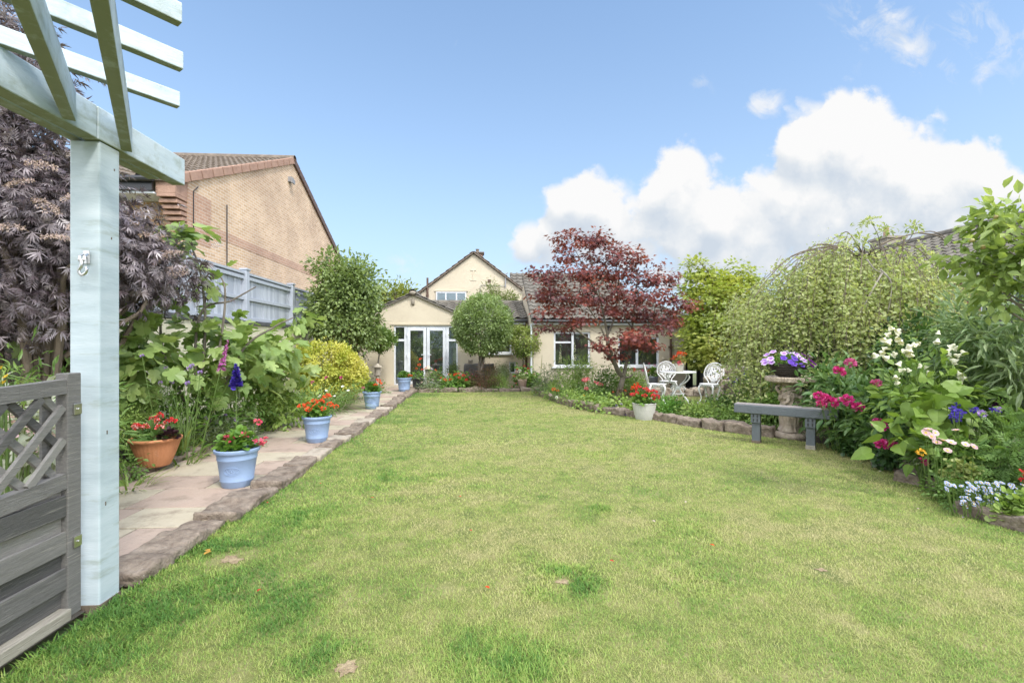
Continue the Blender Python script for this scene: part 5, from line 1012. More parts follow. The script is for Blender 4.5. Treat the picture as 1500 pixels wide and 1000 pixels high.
def spike(name, label, cat, px, py0, py1, Y, m, r=.035, n=140, dx=0, leafm=None, group=None, fl_from=.45, bell=False, leaves=26):
    """upright flower spike from its foot to (px+dx, py0)"""
    b = gbase(px, Y); top = W(px+dx, py0, Y); t = thing(name, label, cat, (0,0,0), 0, group); P = curve([b, b*.5+top*.5+np.array((0, 0, .0)), top], 24)
    g = Geo(); g.tube(P, np.linspace(.009, .003, 24), 5); g.build('stem', STEM, t)
    f0 = (W(px, py1, Y)[2])/top[2]; f = f0+(1-f0)*R.random(n)**.9; i = np.minimum((f*23).astype(int), 22); c = P[i]+(P[i+1]-P[i])*(f*23-i)[:, None]
    a = R.random(n)*2*PI; tap = r*(1.15-.85*((f-f0)/(1-f0))); d = np.column_stack([np.cos(a), np.sin(a), np.full(n, -.5 if bell else .25)])
    g = Geo(); g.scatter(PETAL if not bell else OVAL, c, d+R.normal(0, .2, (n, 3)), (0,0,1)+R.normal(0, .4, (n, 3)), tap*1.15); g.build('flower_spike', m, t)
    g = Geo(); a = R.random(leaves)*2*PI; z = R.random(leaves)**1.5*top[2]*f0*.85; fr = z/top[2]; pos = b+(top-b)*fr[:, None]; g.scatter(LANCE if leaves > 20 else HEART, pos, np.column_stack([np.cos(a), np.sin(a), np.full(leaves, .35)]), (0,0,1), (.11+.1*R.random(leaves))*(1.2-fr)); g.build('foliage', leafm or GERL, t); return t
LG = lambda n, c, **k: leaf(n, c, **k)
MIDG = LG('mid_green_leaf', [(.06,.12,.03),(.11,.20,.045),(.18,.29,.07),(.27,.38,.11)]); FRESH = LG('fresh_green_leaf', [(.11,.19,.04),(.20,.31,.07),(.31,.42,.11),(.42,.50,.18)])
DEEP = LG('deep_green_leaf', [(.022,.055,.018),(.04,.09,.025),(.075,.145,.04),(.12,.20,.06)], rough=.35, spec=.5); SILV = LG('silver_leaf', [(.26,.30,.22),(.42,.45,.36),(.55,.56,.48)], rough=.8, spec=.2)
GREYG = LG('grey_green_leaf', [(.12,.17,.09),(.20,.25,.14),(.30,.34,.22)], rough=.6); LIME = LG('lime_leaf', [(.20,.28,.04),(.42,.46,.08),(.62,.59,.15),(.74,.68,.28)], clump=.5); YSW = LG('sword_leaf', [(.13,.22,.05),(.22,.32,.08),(.36,.42,.14)])
BRONZE = LG('bronze_leaf', [(.05,.03,.025),(.11,.06,.045),(.10,.13,.05)])
GRAYBARK = mat('grey_bark', [(.13,.11,.09),(.25,.215,.18)], .85, 14, .5, 70, stretch=(1,1,.3))
# ---------------------------------------------------------------- dark lace-leaved elder behind the pergola
ELD = leaf('dark_elder_leaf', [(.045,.03,.034),(.085,.06,.068),(.16,.125,.138),(.35,.30,.315),(.13,.075,.08)], .14, .36, .8, 2.0, 1.2, .3)
eld = thing('elder_tree', 'large dark purple lace-leaved elder arching over the gate behind the pergola post', 'tree', (0,0,0))
EL = [(5,85,5.3,62,75),(0,160,4.9,90,110),(45,300,5.0,120,110),(140,375,5.5,95,80),(30,425,5.0,90,75),(235,405,6.0,52,38),(180,340,5.9,42,50)]
g, P = foliage(EL, 520, 15, .16, HAND, .11, .35, .5, .8, .4); foliage(EL, 220, 10, .16, LACE, .13, .5, .5, .8, .4, g=g); g.build('crown', ELD, eld)
limbs(gbase(60, 5.2), [P[i] for i in R.choice(len(P), 34, replace=False)], .045, 12, .3, .006).build('trunk', BARK, eld)
UMB = leaf('faded_pink_umbel', [(.30,.20,.18),(.48,.36,.32),(.60,.50,.45)], .2, .8)
for px, py in [(25,265),(70,300),(60,240),(110,285),(15,330),(190,310),(235,375),(260,395),(85,345),(250,370),(55,160),(225,345),(120,330)]:
    w = W(px, py, 4.35 if px < 150 else 5.5); n = 170; a = R.random(n)*2*PI; q = np.sqrt(R.random(n))*.12; g = Geo(); Q_ = np.column_stack([q*np.cos(a), q*np.sin(a)*.8, -q*q*2+R.normal(0, .008, n)]); g.scatter(PETAL, Q_, R.normal(0, 1, (n, 3))+(0,0,.6), sphere_dirs(n), .017); o = g.build('flower_umbel', UMB, eld, loc=[float(v) for v in w]); o.rotation_euler = (R.normal(.5, .3), R.normal(0, .4), 0)
# ---------------------------------------------------------------- fig
FIGL = leaf('fig_leaf', [(.08,.15,.04),(.16,.25,.07),(.26,.36,.11),(.38,.47,.17),(.48,.54,.22)], .35, .42, .45, 1.2, 1.25, .4)
fig = thing('fig_bush', 'fig bush with big lobed bright green leaves against the cream wall', 'shrub', (0,0,0)); g = Geo()
for L_, nc, per, cr, s in [([(215,520,6.0,42,46),(190,490,6.2,26,34),(185,560,5.9,20,40)], 26, 6, .11, .22), ([(300,500,6.9,76,38),(385,512,7.4,58,34),(345,535,6.8,72,46),(415,530,8.0,42,38),(280,545,6.4,50,36)], 74, 6, .12, .19), ([(266,355,6.4,30,24)], 6, 5, .07, .19), ([(240,430,6.4,14,20),(316,415,6.6,16,12),(325,452,6.6,22,10),(430,468,7.6,20,10)], 8, 5, .08, .17), ([(85,500,5.3,24,30),(110,470,5.5,16,40)], 9, 5, .1, .24)]:
    g, P_ = foliage(L_, nc, per, cr, FIG, s, .45, .35, 1, .8, .15, .7, g)
g.build('foliage', FIGL, fig)
g = Geo(); b = gbase(292, 6.7)
for pts in [[(292,640),(300,500),(297,420),(285,372),(268,345)],[(285,640),(240,520),(240,430),(243,385)],[(300,640),(290,470),(340,440),(375,420)],[(300,640),(350,520),(400,480),(430,465)],[(280,640),(215,560),(190,470),(180,440)],[(296,640),(320,520),(330,430),(318,395)],[(270,640),(200,600),(190,520)]]:
    g.tube(curve([W(x, max(y, 0), 6.7) if y < 640 else b+R.normal(0, .06, 3)*np.array((1,1,0)) for x, y in pts], 18), np.linspace(.022, .008, 18), 6)
g.build('stem', GRAYBARK, fig)
# ---------------------------------------------------------------- left border
bush('leafy_herb', 'pale green bushy herb with small leaves beside the terracotta bowl', 'plant', [(192,600,5.9,24,44),(205,620,6.0,24,26)], FRESH, LEAF4, .045, 60, 40, .06)
sword('sword_leaf_clump', 'yellow-green sword-leaved clump behind the terracotta bowl', 'plant', 262, 6.15, 90, .62, 62, YSW)
sword('sword_leaf_clump', 'arching sword-leaved clump under the blue delphinium', 'plant', 330, 7.4, 90, .62, 60, LG('iris_leaf', [(.08,.17,.04),(.15,.26,.07),(.26,.36,.12)]))
sword('sword_leaf_clump', 'low strap-leaved clump between the terracotta bowl and the pergola post', 'plant', 190, 4.75, 36, .30, 46, YSW, lean=.7)
sword('sword_leaf_clump', 'small strap-leaved clump to the right of the terracotta bowl', 'plant', 268, 5.75, 46, .3, 50, YSW, lean=.7)
PODY = leaf('seed_pod', [(.34,.28,.08),(.52,.45,.18)], .1)
for i, (px, py, d_) in enumerate([(305,512,28),(335,560,55),(262,545,20)]): spike('seed_stem', ['tall stem of yellowish seed pods leaning over the sword leaves','long yellowish seed stem leaning towards the delphinium','short yellowish seed stem above the terracotta bowl'][i], 'plant', px-d_, py, py+60, 6.3, PODY, .018, 34, d_, leaves=4)
bush('lavender_mound', 'silvery grey lavender mound with a few mauve flowers along the path', 'plant', [(330,645,6.75,52,26),(300,640,6.6,30,20)], GREYG, LANCE, .085, 60, 34, .06, heads=[([ball_flower('flower_head', 24, .022, MAUVE, .7)], [(285,600),(302,612),(318,620),(292,628),(330,608),(312,598),(345,616)])], upz=.2)
spike('delphinium', 'deep blue delphinium spike in the left border', 'flower', 346, 533, 568, 6.2, BLUEV, .07, 240)
spike('foxglove', 'leaning pink foxglove spike above the fig leaves', 'flower', 292, 497, 540, 6.1, petal('foxglove_pink', [(.38,.06,.30),(.55,.16,.44),(.68,.35,.56)]), .05, 140, 42, bell=True)
for i, (px, py) in enumerate([(346,560),(372,590)]): spike('lambs_ear', ['tall silvery woolly lamb\'s ear stem below the delphinium', 'short silvery woolly lamb\'s ear stem beside the path'][i], 'plant', px, py, py+45, 6.6, SILV, .035, 90, 4, SILV, leaves=34)
SCAB = ball_flower('flower_head', 40, .026, MAUVE, .7)
bush('scabious', 'scabious with small mauve heads on wiry stems among the fig leaves', 'flower', [(270,580,6.0,40,30)], MIDG, LANCE, .09, 26, 12, .07, heads=[([SCAB], [(208,521),(243,538),(258,549),(278,539),(293,545),(281,535),(252,560),(235,560),(275,561)])], hY=5.8, hs=.9)
bush('leafy_perennial', 'broad-leaved green perennial between the lavender and the grass mound', 'plant', [(395,575,8.2,48,44),(370,545,7.8,36,36),(420,600,8.0,36,24)], FRESH, OVAL, .10, 80, 20, .09)
bush('leafy_perennial', 'dark leafy perennial under the fig beside the delphinium', 'plant', [(325,590,7.0,60,42),(260,600,6.6,50,40)], MIDG, OVAL, .09, 60, 18, .09)
sword('grass_mound', 'fountain of fine green grass beside the path', 'ornamental grass', 470, 10.2, 420, .85, 70, LG('fine_grass_leaf', [(.12,.20,.06),(.20,.29,.10),(.32,.38,.17)]), BLADE2, .5)
sword('grass_mound', 'smaller tuft of fine grass beside the yellow bush', 'ornamental grass', 428, 9.3, 150, .75, 40, YSW, BLADE2, .4)
bush('low_flowers', 'low daisies and pink blooms in front of the grass mound', 'flower', [(470,590,9.6,45,14),(520,575,11.4,30,12)], MIDG, OVAL, .05, 50, 24, .06, heads=[([disc_flower('flower_head', 12, .6, .03, .2, WHITE)], [(478,572),(490,580),(502,566),(468,580),(510,572),(455,586)]), ([ball_flower('flower_head', 24, .03, MAG, .7)], [(500,553),(478,553),(458,560)])])
bush('euonymus_bush', 'rounded bright yellow variegated bush in front of the tall green tree', 'shrub', [(480,540,12.0,44,38),(455,535,12.0,28,30),(510,550,12.0,26,28),(470,565,11.8,30,18)], LIME, OVAL, .07, 360, 40, .055, shell=.85, jit=.4)
bush('orange_flowers', 'orange-flowered leafy plant by the lantern at the border end', 'flower', [(548,570,13.9,20,16),(560,575,13.7,12,10)], MIDG, OVAL, .06, 40, 22, .07, heads=[([GER['o'][0]], [(540,553),(552,555),(545,563),(560,567),(536,561),(556,560)])], hs=.5)
for L_, lb in [([(262,672,6.0,40,10),(190,690,5.0,12,10)], 'low green edging plant around the terracotta bowl'), ([(300,668,6.4,40,10),(350,645,7.2,40,12)], 'low green edging plant at the foot of the lavender'), ([(410,615,8.6,34,12),(380,630,7.8,30,12)], 'low green edging plant beside the second blue pot')]:
    bush('edging_plant', lb, 'plant', L_, MIDG, OVAL, .05, 50, 22, .06, shell=.2)
bush('climber', 'red-flowered climber between the tall tree and the yellow bush', 'plant', [(520,510,14.0,18,28)], DEEP, OVAL, .07, 30, 22, .09, heads=[([GER['r'][0]], [(520,500),(518,508),(524,504),(522,516)])], hs=.5)
sv = bush('lambs_ear_patch', 'silvery lamb\'s ear patch seen through the gate lattice', 'plant', [(30,640,3.6,70,50),(90,660,3.9,40,46)], SILV, OVAL, .085, 60, 14, .09, heads=[([ball_flower('flower_head', 50, .05, PALEP, .5, 1.6)], [(25,612),(50,630),(10,640),(70,600),(60,655),(85,640),(35,660)])], hY=3.5)
bush('wild_herbs', 'tangled green herbs behind the gate lattice', 'plant', [(40,600,4.4,90,60),(110,640,4.6,50,60),(20,680,4.0,70,50)], MIDG, LANCE, .11, 80, 22, .12)
bush('buttercup_plant', 'yellow-flowered wiry plant leaning above the gate', 'plant', [(8,560,3.0,10,14)], FRESH, LANCE, .07, 8, 9, .05, heads=[([disc_flower('flower_head', 6, .8, .022, .5, YEL)], [(2,540),(10,552),(4,562)])])
# ---------------------------------------------------------------- tall green tree, standard bays
TREEL = LG('glossy_tree_leaf', [(.10,.15,.055),(.18,.25,.085),(.29,.37,.14),(.44,.49,.23)], rough=.35, spec=.5)
def tree(name, label, L_, m, tmpl, size, nc, per, cr, base, r0, trunkm=BARK, nb=26, cat='tree', group=None, **kw):
    t = thing(name, label, cat, (0,0,0), 0, group); g, P = foliage(L_, nc, per, cr, tmpl, size, **kw); g.build('crown', m, t); limbs(base, [P[i] for i in R.choice(len(P), min(nb, len(P)), replace=False)], r0, 10, .2, .008).build('trunk', trunkm, t); return t
tree('green_tree', 'tall glossy green tree in front of the cream wall and fence end', [(500,440,13.7,46,46),(490,405,13.7,34,30),(525,430,13.6,34,42),(475,455,13.7,36,28),(505,485,13.6,50,30),(535,475,13.5,24,30),(462,478,13.6,22,16),(520,392,13.7,20,16)], TREEL, OVAL, .12, 420, 34, .14, gbase(508, 13.8), .06, shell=.3)
BAYL = LG('bay_leaf', [(.10,.155,.055),(.19,.265,.095),(.30,.39,.155),(.43,.51,.26)], rough=.4, spec=.5)
def standard(label, cx, cy, Y, rx, rz, base_px, r0, size, nc, m=BAYL, per=34, twist=0):
    t = thing('standard_tree', label, 'clipped tree', (0,0,0), 0, 'clipped ball-headed trees by the house'); g, P = foliage([(cx, cy, Y, rx, rz, 1.0)], nc, per, .06, OVAL, size, shell=.86, jit=.8, droop=0); g.build('crown', m, t)
    b = gbase(base_px, Y); c = W(cx, cy+rz*.55, Y); g = Geo(); n = 18; f = np.linspace(0, 1, n)
    for q in range(3 if twist else 1): ph = f*7+q*2.1; P2 = b+(c-b)*f[:, None]+np.column_stack([np.cos(ph), np.sin(ph), 0*f])*twist*(1+.8*f[:, None]**3); g.tube(P2, np.linspace(r0, r0*.75, n), 7)
    for k in range(7): a = R.random()*6.3; e = c+np.array((math.cos(a)*.3, math.sin(a)*.3, .35)); g.tube(curve([c-(0,0,.15), (c+e)/2, e], 6), np.linspace(r0*.6, .006, 6), 5)
    g.build('trunk', GRAYBARK, t)
standard('large clipped ball-headed tree with twisted pale trunk in front of the french doors', 707, 476, 14.75, 42, 43, 702, .055, .075, 520, twist=.05)
standard('small clipped ball tree beside the brown downpipe right of the large ball tree', 767, 500, 15.2, 22, 21, 765, .022, .075, 120, LG('olive_bay_leaf', [(.10,.16,.04),(.20,.28,.07),(.34,.40,.12),(.48,.50,.20)]))
standard('small clipped ball tree on a bare stem left of the french doors', 557, 497, 15.4, 20, 15, 550, .03, .07, 110, LG('olive_bay_leaf2', [(.07,.13,.025),(.14,.23,.045),(.24,.34,.08)]))
# ---------------------------------------------------------------- far bed across the lawn end
Yb = 14.5
bush('bedding_flowers', 'pale pink and cream bedding at the path end of the far bed', 'flower', [(632,562,Yb,22,14),(625,568,14.3,14,8)], GREYG, OVAL, .055, 50, 22, .06, heads=[([GER['pp'][0], GER['w'][0]], [(622,553),(628,563),(634,556),(640,566),(618,560),(626,570),(632,545),(645,557)])], hs=.6)
bush('mixed_planter', 'orange and purple pansies in a pale trough in front of the doors', 'flower', [(640,552,Yb+.3,16,12)], MIDG, OVAL, .05, 36, 20, .06, heads=[([GER['o'][1]], [(638,542),(642,549),(646,553)]), ([ball_flower('flower_head', 26, .04, MAUVE, .7)], [(633,541),(648,545),(636,552)])], hs=.8)
for lb, L_, pts in [('bright red-orange geraniums in the middle of the far bed', [(664,562,Yb,22,13)], [(652,556),(660,556),(658,548),(667,548),(666,549),(655,558),(672,547)]), ('scarlet geraniums left of the twisted trunk', [(680,562,Yb,14,14)], [(673,553),(679,550),(676,558),(670,560),(683,556)])]:
    bush('geranium', lb, 'flower', L_, GERL, ROUND, .06, 40, 20, .07, heads=[(GER['o'] if 'orange' in lb else GER['r'], pts)], hs=.95)
bush('dark_flowers', 'dark crimson-leaved bedding beside the twisted trunk', 'flower', [(690,560,Yb,16,14)], BRONZE, OVAL, .06, 40, 20, .07, heads=[([GER['m'][0]], [(684,548),(692,548),(697,551),(688,553)]), ([GER['w'][0]], [(680,558),(694,565),(692,560),(697,568)])], hs=.55)
bush('purple_leaved_shrub', 'red-tinged dark shrub at the foot of the twisted trunk', 'shrub', [(713,556,Yb,22,20),(705,562,14.3,16,14)], LG('red_tinged_leaf', [(.06,.05,.03),(.11,.10,.05),(.20,.09,.06),(.12,.17,.06)]), LANCE, .08, 80, 26, .08)
bush('green_mound', 'fresh green feathery mound on the right of the twisted trunk', 'plant', [(730,562,14.4,16,14)], FRESH, LANCE, .07, 60, 30, .05)
bush('grey_mound', 'grey-leaved mound behind the feathery green one', 'plant', [(733,545,15.0,15,14)], GREYG, LANCE, .07, 40, 26, .06)
for px, py, lb in [(664,541,'small clipped box ball in front of the french doors'),(739,543,'small yellowing clipped box ball below the house window')]:
    bush('box_ball', lb, 'shrub', [(px,py,15.35,8,8,1)], LG('box_leaf'+str(px), [(.06,.10,.03),(.12,.18,.05),(.22,.26,.09)]), OVAL, .035, 50, 24, .04, 'clipped box balls', shell=.7)
bush('geranium', 'tall scarlet geraniums behind the pinkish stone pot', 'flower', [(768,552,14.9,16,18),(780,560,14.7,12,14)], GERL, ROUND, .06, 50, 20, .08, heads=[(GER['r'], [(768,536),(774,540),(780,552),(785,552),(782,548),(762,545),(771,544),(758,541)])], hs=.8)
bush('edging_plant', 'low mixed leaves spilling over the stones of the far bed', 'plant', [(640,570,14.25,30,6),(680,571,14.25,30,6),(720,571,14.25,26,6),(752,570,14.3,16,6)], MIDG, OVAL, .05, 90, 18, .05, shell=.1, heads=[([GER['w'][1]], [(640,570),(668,571),(690,571),(712,572)]), ([GER['r'][0]], [(756,561),(750,566)])], hs=.4)
# plants showing above the low roof
for px, py, rx_p, rz_p, lb in [(720,428,13,22,'pointed olive-green shrub rising behind the low tiled roof'),(744,433,11,10,'low olive-green shrub tip behind the low tiled roof')]: bush('courtyard_shrub', lb, 'shrub', [(px,py+8,19.6,rx_p,rz_p)], LG('olive_shrub'+str(px), [(.10,.14,.04),(.20,.25,.08),(.32,.34,.14)]), LANCE, .16, 40, 26, .12, base=(W(px,500,19.6)[0],19.6,0))
# ---------------------------------------------------------------- Japanese maple
ACL = leaf('red_maple_leaf', [(.075,.04,.05),(.13,.055,.065),(.22,.07,.065),(.36,.10,.07),(.48,.16,.10)], .38, .45, .45, 1.6, 1.4, .45)
mp = thing('maple_tree', 'spreading red Japanese maple with layered crown in the curved bed', 'tree', (0,0,0)); Ym = 11.5
ML = [(795,425,Ym,24,12),(790,442,11.4,20,12),(790,395,Ym,20,10),(1005,445,Ym,18,8),(980,405,Ym,16,10),(838,352,Ym,32,14),(868,350,11.7,34,14),(825,372,Ym,30,14),(875,375,Ym,48,16),(905,372,11.3,36,18),(850,398,11.2,48,16),(805,408,11.5,30,16),(815,432,11.3,38,16),(900,400,11.6,52,18),(940,385,11.5,34,16),(955,410,11.4,34,16),(865,430,11.1,50,18),(925,432,11.2,48,16),(975,430,11.5,34,16),(810,455,11.5,34,13),(850,462,11.1,40,12),(945,455,11.3,44,14),(985,450,11.6,26,12),(905,456,11.6,50,12),(800,478,11.6,26,8),(880,505,11.2,40,9),(925,492,11.0,45,12),(960,480,11.2,40,12),(985,470,11.5,22,10),(940,505,11.1,36,8),(900,520,11.6,24,8),(835,480,11.3,30,8)]
g, P = foliage(ML, 410, 25, .098, ACER, .10, .25, .35, .38, 1.2, .5); g.build('crown', ACL, mp)
g = Geo(); B0 = gbase(905, Ym); v = lambda px, py, Y=Ym: W(px, py, Y)
f1 = v(913, 552); TR = [[B0-(0,0,.05), v(908,572), f1]]; g.tube(curve(TR[0], 8), np.linspace(.085, .065, 8), 9)
for pts, r0, r1 in [([f1,v(905,545),v(898,530),v(882,512),v(860,495,11.2),v(835,475,11.2)],.055,.012),([f1,v(905,540,11.4),v(893,510,11.3),v(888,480,11.3),v(880,440,11.3),v(872,395,11.4)],.05,.012),([f1,v(918,530),v(924,510),v(926,480),v(930,440),v(935,400)],.05,.012),([v(893,510,11.3),v(885,490,11.2),v(875,470,11.2),v(862,450,11.1),v(850,420,11.2)],.03,.01),([v(924,510),v(940,490,11.4),v(958,470,11.4),v(980,445,11.5)],.028,.008),([v(890,490,11.3),v(900,465,11.6),v(905,430,11.7),v(908,390,11.6)],.03,.008),([v(882,512),v(868,500,11.5),v(840,482,11.6),v(812,470,11.6)],.022,.006),([v(880,440,11.3),v(860,400,11.4),v(842,365,11.5)],.02,.005),([f1,v(922,552),v(927,548)],.03,.02),([v(926,480),v(915,465,11.1),v(905,440,11.0)],.02,.006),([v(926,470),v(945,450,11.3),v(955,420,11.4)],.018,.006)]:
    g.tube(curve(pts, 18), np.linspace(r0, r1, 18), 7)
for q in R.choice(len(P), 90, replace=False):
    d = P[q]; c0 = min([v(872,430,11.3), v(930,430), v(850,450,11.2), v(905,430,11.6), v(960,465,11.4), v(840,478,11.4), v(925,495)], key=lambda w: np.linalg.norm(w-d)); g.tube(curve([c0, (c0+d)/2+R.normal(0, .06, 3), d], 6), np.linspace(.009, .003, 6), 4)
g.build('trunk', mat('maple_bark', [(.10,.085,.06),(.19,.165,.125)], .8, 10, .4, 50), mp)
# ---------------------------------------------------------------- curved bed under the maple
bush('catmint_mound', 'blue-grey feathery catmint at the left end of the curved bed', 'plant', [(806,556,13.2,18,20),(795,566,13.0,14,10)], GREYG, LANCE, .08, 60, 30, .08)
bush('leafy_perennial', 'tall pale green perennial under the left house window', 'plant', [(838,556,12.8,26,28),(825,570,12.2,24,16),(850,545,13.0,20,22)], FRESH, LANCE, .10, 120, 26, .10)
for i, (px, py0, py1, dx) in enumerate([(820,503,530,1),(843,498,528,-1),(846,520,545,3),(790,520,545,4)]):
    spike('tall_spire', ['white flower spire in front of the left house window','tallest greenish flower spire before the left house window','slim green spire on the right of the white one','thin wispy spire before the wing corner'][i], 'flower', px, py0, py1, 12.9, CREAMP if i != 3 else PODY, .05 if i < 2 else .03, 70, dx, FRESH, bell=True)
for i in range(5):
    px = (783,800,832,858,868)[i]; spike('wiry_stem', 'thin wiry green stem with sparse leaves, %s from the left in front of the wing' % ORD[i], 'plant', px, (520,535,515,540,532)[i], 545, 13.1, FRESH, .03, 30, R.normal(0, 5), FRESH, leaves=30)
bush('rose_bush', 'coral red roses left of the maple trunk', 'rose bush', [(862,580,11.3,24,20)], MIDG, OVAL, .06, 70, 22, .08, heads=[(GER['p'], [(855,556),(861,555),(859,569),(877,562),(881,563),(872,560),(857,558)])], hs=.95)
bush('dark_shrub', 'dense dark green shrub directly behind the maple trunk', 'shrub', [(888,565,11.9,16,26)], MIDG, OVAL, .06, 80, 26, .08)
bush('yellow_green_shrub', 'yellow-green shrub to the right of the maple trunk', 'shrub', [(918,558,12.4,22,22),(930,565,12.4,14,14)], FRESH, OVAL, .06, 80, 26, .08)
bush('poppies', 'orange-red poppies at the lawn edge of the curved bed', 'flower', [(815,574,11.6,20,8)], MIDG, LANCE, .06, 40, 18, .06, heads=[(GER['o'], [(811,570),(817,572)]), ([GER['pp'][0]], [(824,566),(806,578),(830,580)])], hs=.8)
bush('yellow_flower_plant', 'leafy plant with a yellow bloom in front of the roses', 'flower', [(852,588,10.6,22,10),(838,583,11.0,16,10)], FRESH, OVAL, .055, 60, 20, .06, heads=[([ball_flower('flower_head', 30, .045, YEL)], [(855,579)]), ([GER['w'][0]], [(815,582),(876,584),(866,586)])], hs=.7)
bush('cranesbill', 'spreading cranesbill with tiny mauve flowers over the edging stones', 'plant', [(895,597,9.8,42,14),(870,592,10.2,26,12),(925,600,9.5,24,10)], FRESH, ROUND, .05, 150, 20, .06, heads=[([ball_flower('flower_head', 20, .022, MAUVE, .8)], [(876,600),(898,598),(917,603),(918,608),(903,594),(885,596),(930,600),(910,592)])], hY=9.4, shell=.2)
bush('dark_red_shrub', 'reddish low plant between the maple trunk and the lattice pot', 'plant', [(915,588,10.6,14,14)], BRONZE, OVAL, .06, 30, 20, .06, heads=[([GER['o'][0]], [(916,572),(925,570),(934,561),(898,574)])], hs=.5)
bush('glossy_shrub', 'glossy green shrub right of the lattice pot in front of the left chair', 'shrub', [(978,600,9.5,30,16),(965,605,9.3,20,12)], LG('glossy_green', [(.04,.12,.02),(.09,.22,.035),(.17,.33,.06),(.30,.44,.12)], rough=.35), OVAL, .065, 110, 24, .07, shell=.3)
for i, (px, py, Y, rx_p, rz_p, lb) in enumerate([(1030,606,8.7,30,14,'fresh green low plant in front of the garden table'),(1075,612,8.2,28,14,'fresh green low plant left of the bench end'),(1110,606,8.0,30,18,'bushy green plant behind the left end of the bench'),(1060,590,9.6,24,12,'pale green plant with white flowers behind the edging'),(1010,610,9.0,20,9,'small green plant along the stones below the table'),(1140,600,7.7,26,24,'green leafy plant between the bench and the birdbath'),(1105,575,9.6,26,18,'yellow-flowered green plant behind the bench')]):
    bush('border_plant', lb, 'plant', [(px,py,Y,rx_p,rz_p)], FRESH if i % 2 == 0 else MIDG, OVAL, .06, 70, 22, .07, shell=.3, heads=([([GER['w'][0]], [(1050,584),(1066,586),(1058,592)])] if i == 3 else [([ball_flower('flower_head', 26, .03, YEL)], [(1120,573),(1096,570),(1110,582),(1128,566)])] if i == 6 else None), hs=.6)
bush('bellflowers', 'violet-blue bellflowers spilling over the rockery stones', 'flower', [(1100,557,11.2,30,12),(1120,560,10.8,22,12)], MIDG, ROUND, .05, 80, 20, .07, heads=[([ball_flower('flower_head', 30, .042, MAUVE, .8), ball_flower('flower_head', 30, .042, BLUEV, .8)], [(1068,553),(1076,560),(1083,551),(1088,549),(1092,556),(1096,551),(1102,550),(1108,554),(1112,549),(1117,552),(1122,555),(1088,562),(1074,566),(1100,560),(1110,562),(1128,558),(1080,556),(1105,546),(1118,546)])], hs=.9)
bush('wall_shrub', 'small pink-flowered plant by the wall below the right window', 'plant', [(925,556,14.3,14,14)], MIDG, OVAL, .06, 20, 16, .08, heads=[([GER['r'][1]], [(929,540),(930,543)])], hs=.9)
# ---------------------------------------------------------------- golden-green maple by the side passage
tree('golden_maple', 'dense golden-green maple beside the side passage behind the white chairs', [(1050,450,13.6,46,40),(1020,430,13.8,26,34),(1085,435,13.8,30,34),(1055,490,13.4,56,40),(1090,480,13.4,36,40),(1035,520,13.3,34,20),(1018,395,13.9,12,14),(1080,398,13.9,13,15),(1100,415,13.9,10,12),(1038,398,13.9,8,12),(1060,420,13.8,20,20)], leaf('golden_maple_leaf', [(.15,.22,.05),(.30,.38,.08),(.48,.51,.13),(.66,.61,.22)], .4, .45, .4, .9, 1.2, .5), ACER, .14, 330, 42, .16, gbase(1058, 13.7), .07, shell=.6, flat=.38, upz=1.2)
# trees glimpsed past the house
tree('distant_tree', 'yellow-green tree top showing left of the cream gable', [(572,436,26,26,18),(590,432,27,14,10)], LIME if False else LG('far_leaf', [(.12,.17,.03),(.24,.28,.06),(.38,.38,.10)]), OVAL, .22, 70, 26, .25, gbase(572, 26), .12)
for px_, lb in [(-4.5,'bushy green tree behind the photographer, mirrored in the left door'),(.5,'yellow-green bush behind the photographer, mirrored in the doors'),(5.5,'tall green shrub behind the photographer, mirrored in the window panes')]:
    t = thing('rear_shrub', lb, 'shrub', (0,0,0)); g = Geo(); d = sphere_dirs(2600); P = np.array((px_, -8.0, 1.6))+d*np.array((2.6, 1.0, 2.1 if px_ != .5 else 1.5))*(.6+.4*R.random(2600))[:, None]; P[:, 2] = np.maximum(P[:, 2], .05); g.scatter(OVAL, P, d+R.normal(0,.5,(2600,3)), (0,0,1)+d, .26); g.build('foliage', FRESH if px_ != .5 else LIME, t); limbs((px_,-8,0), [P[i] for i in range(10)], .06, 8, .2).build('stem', BARK, t)
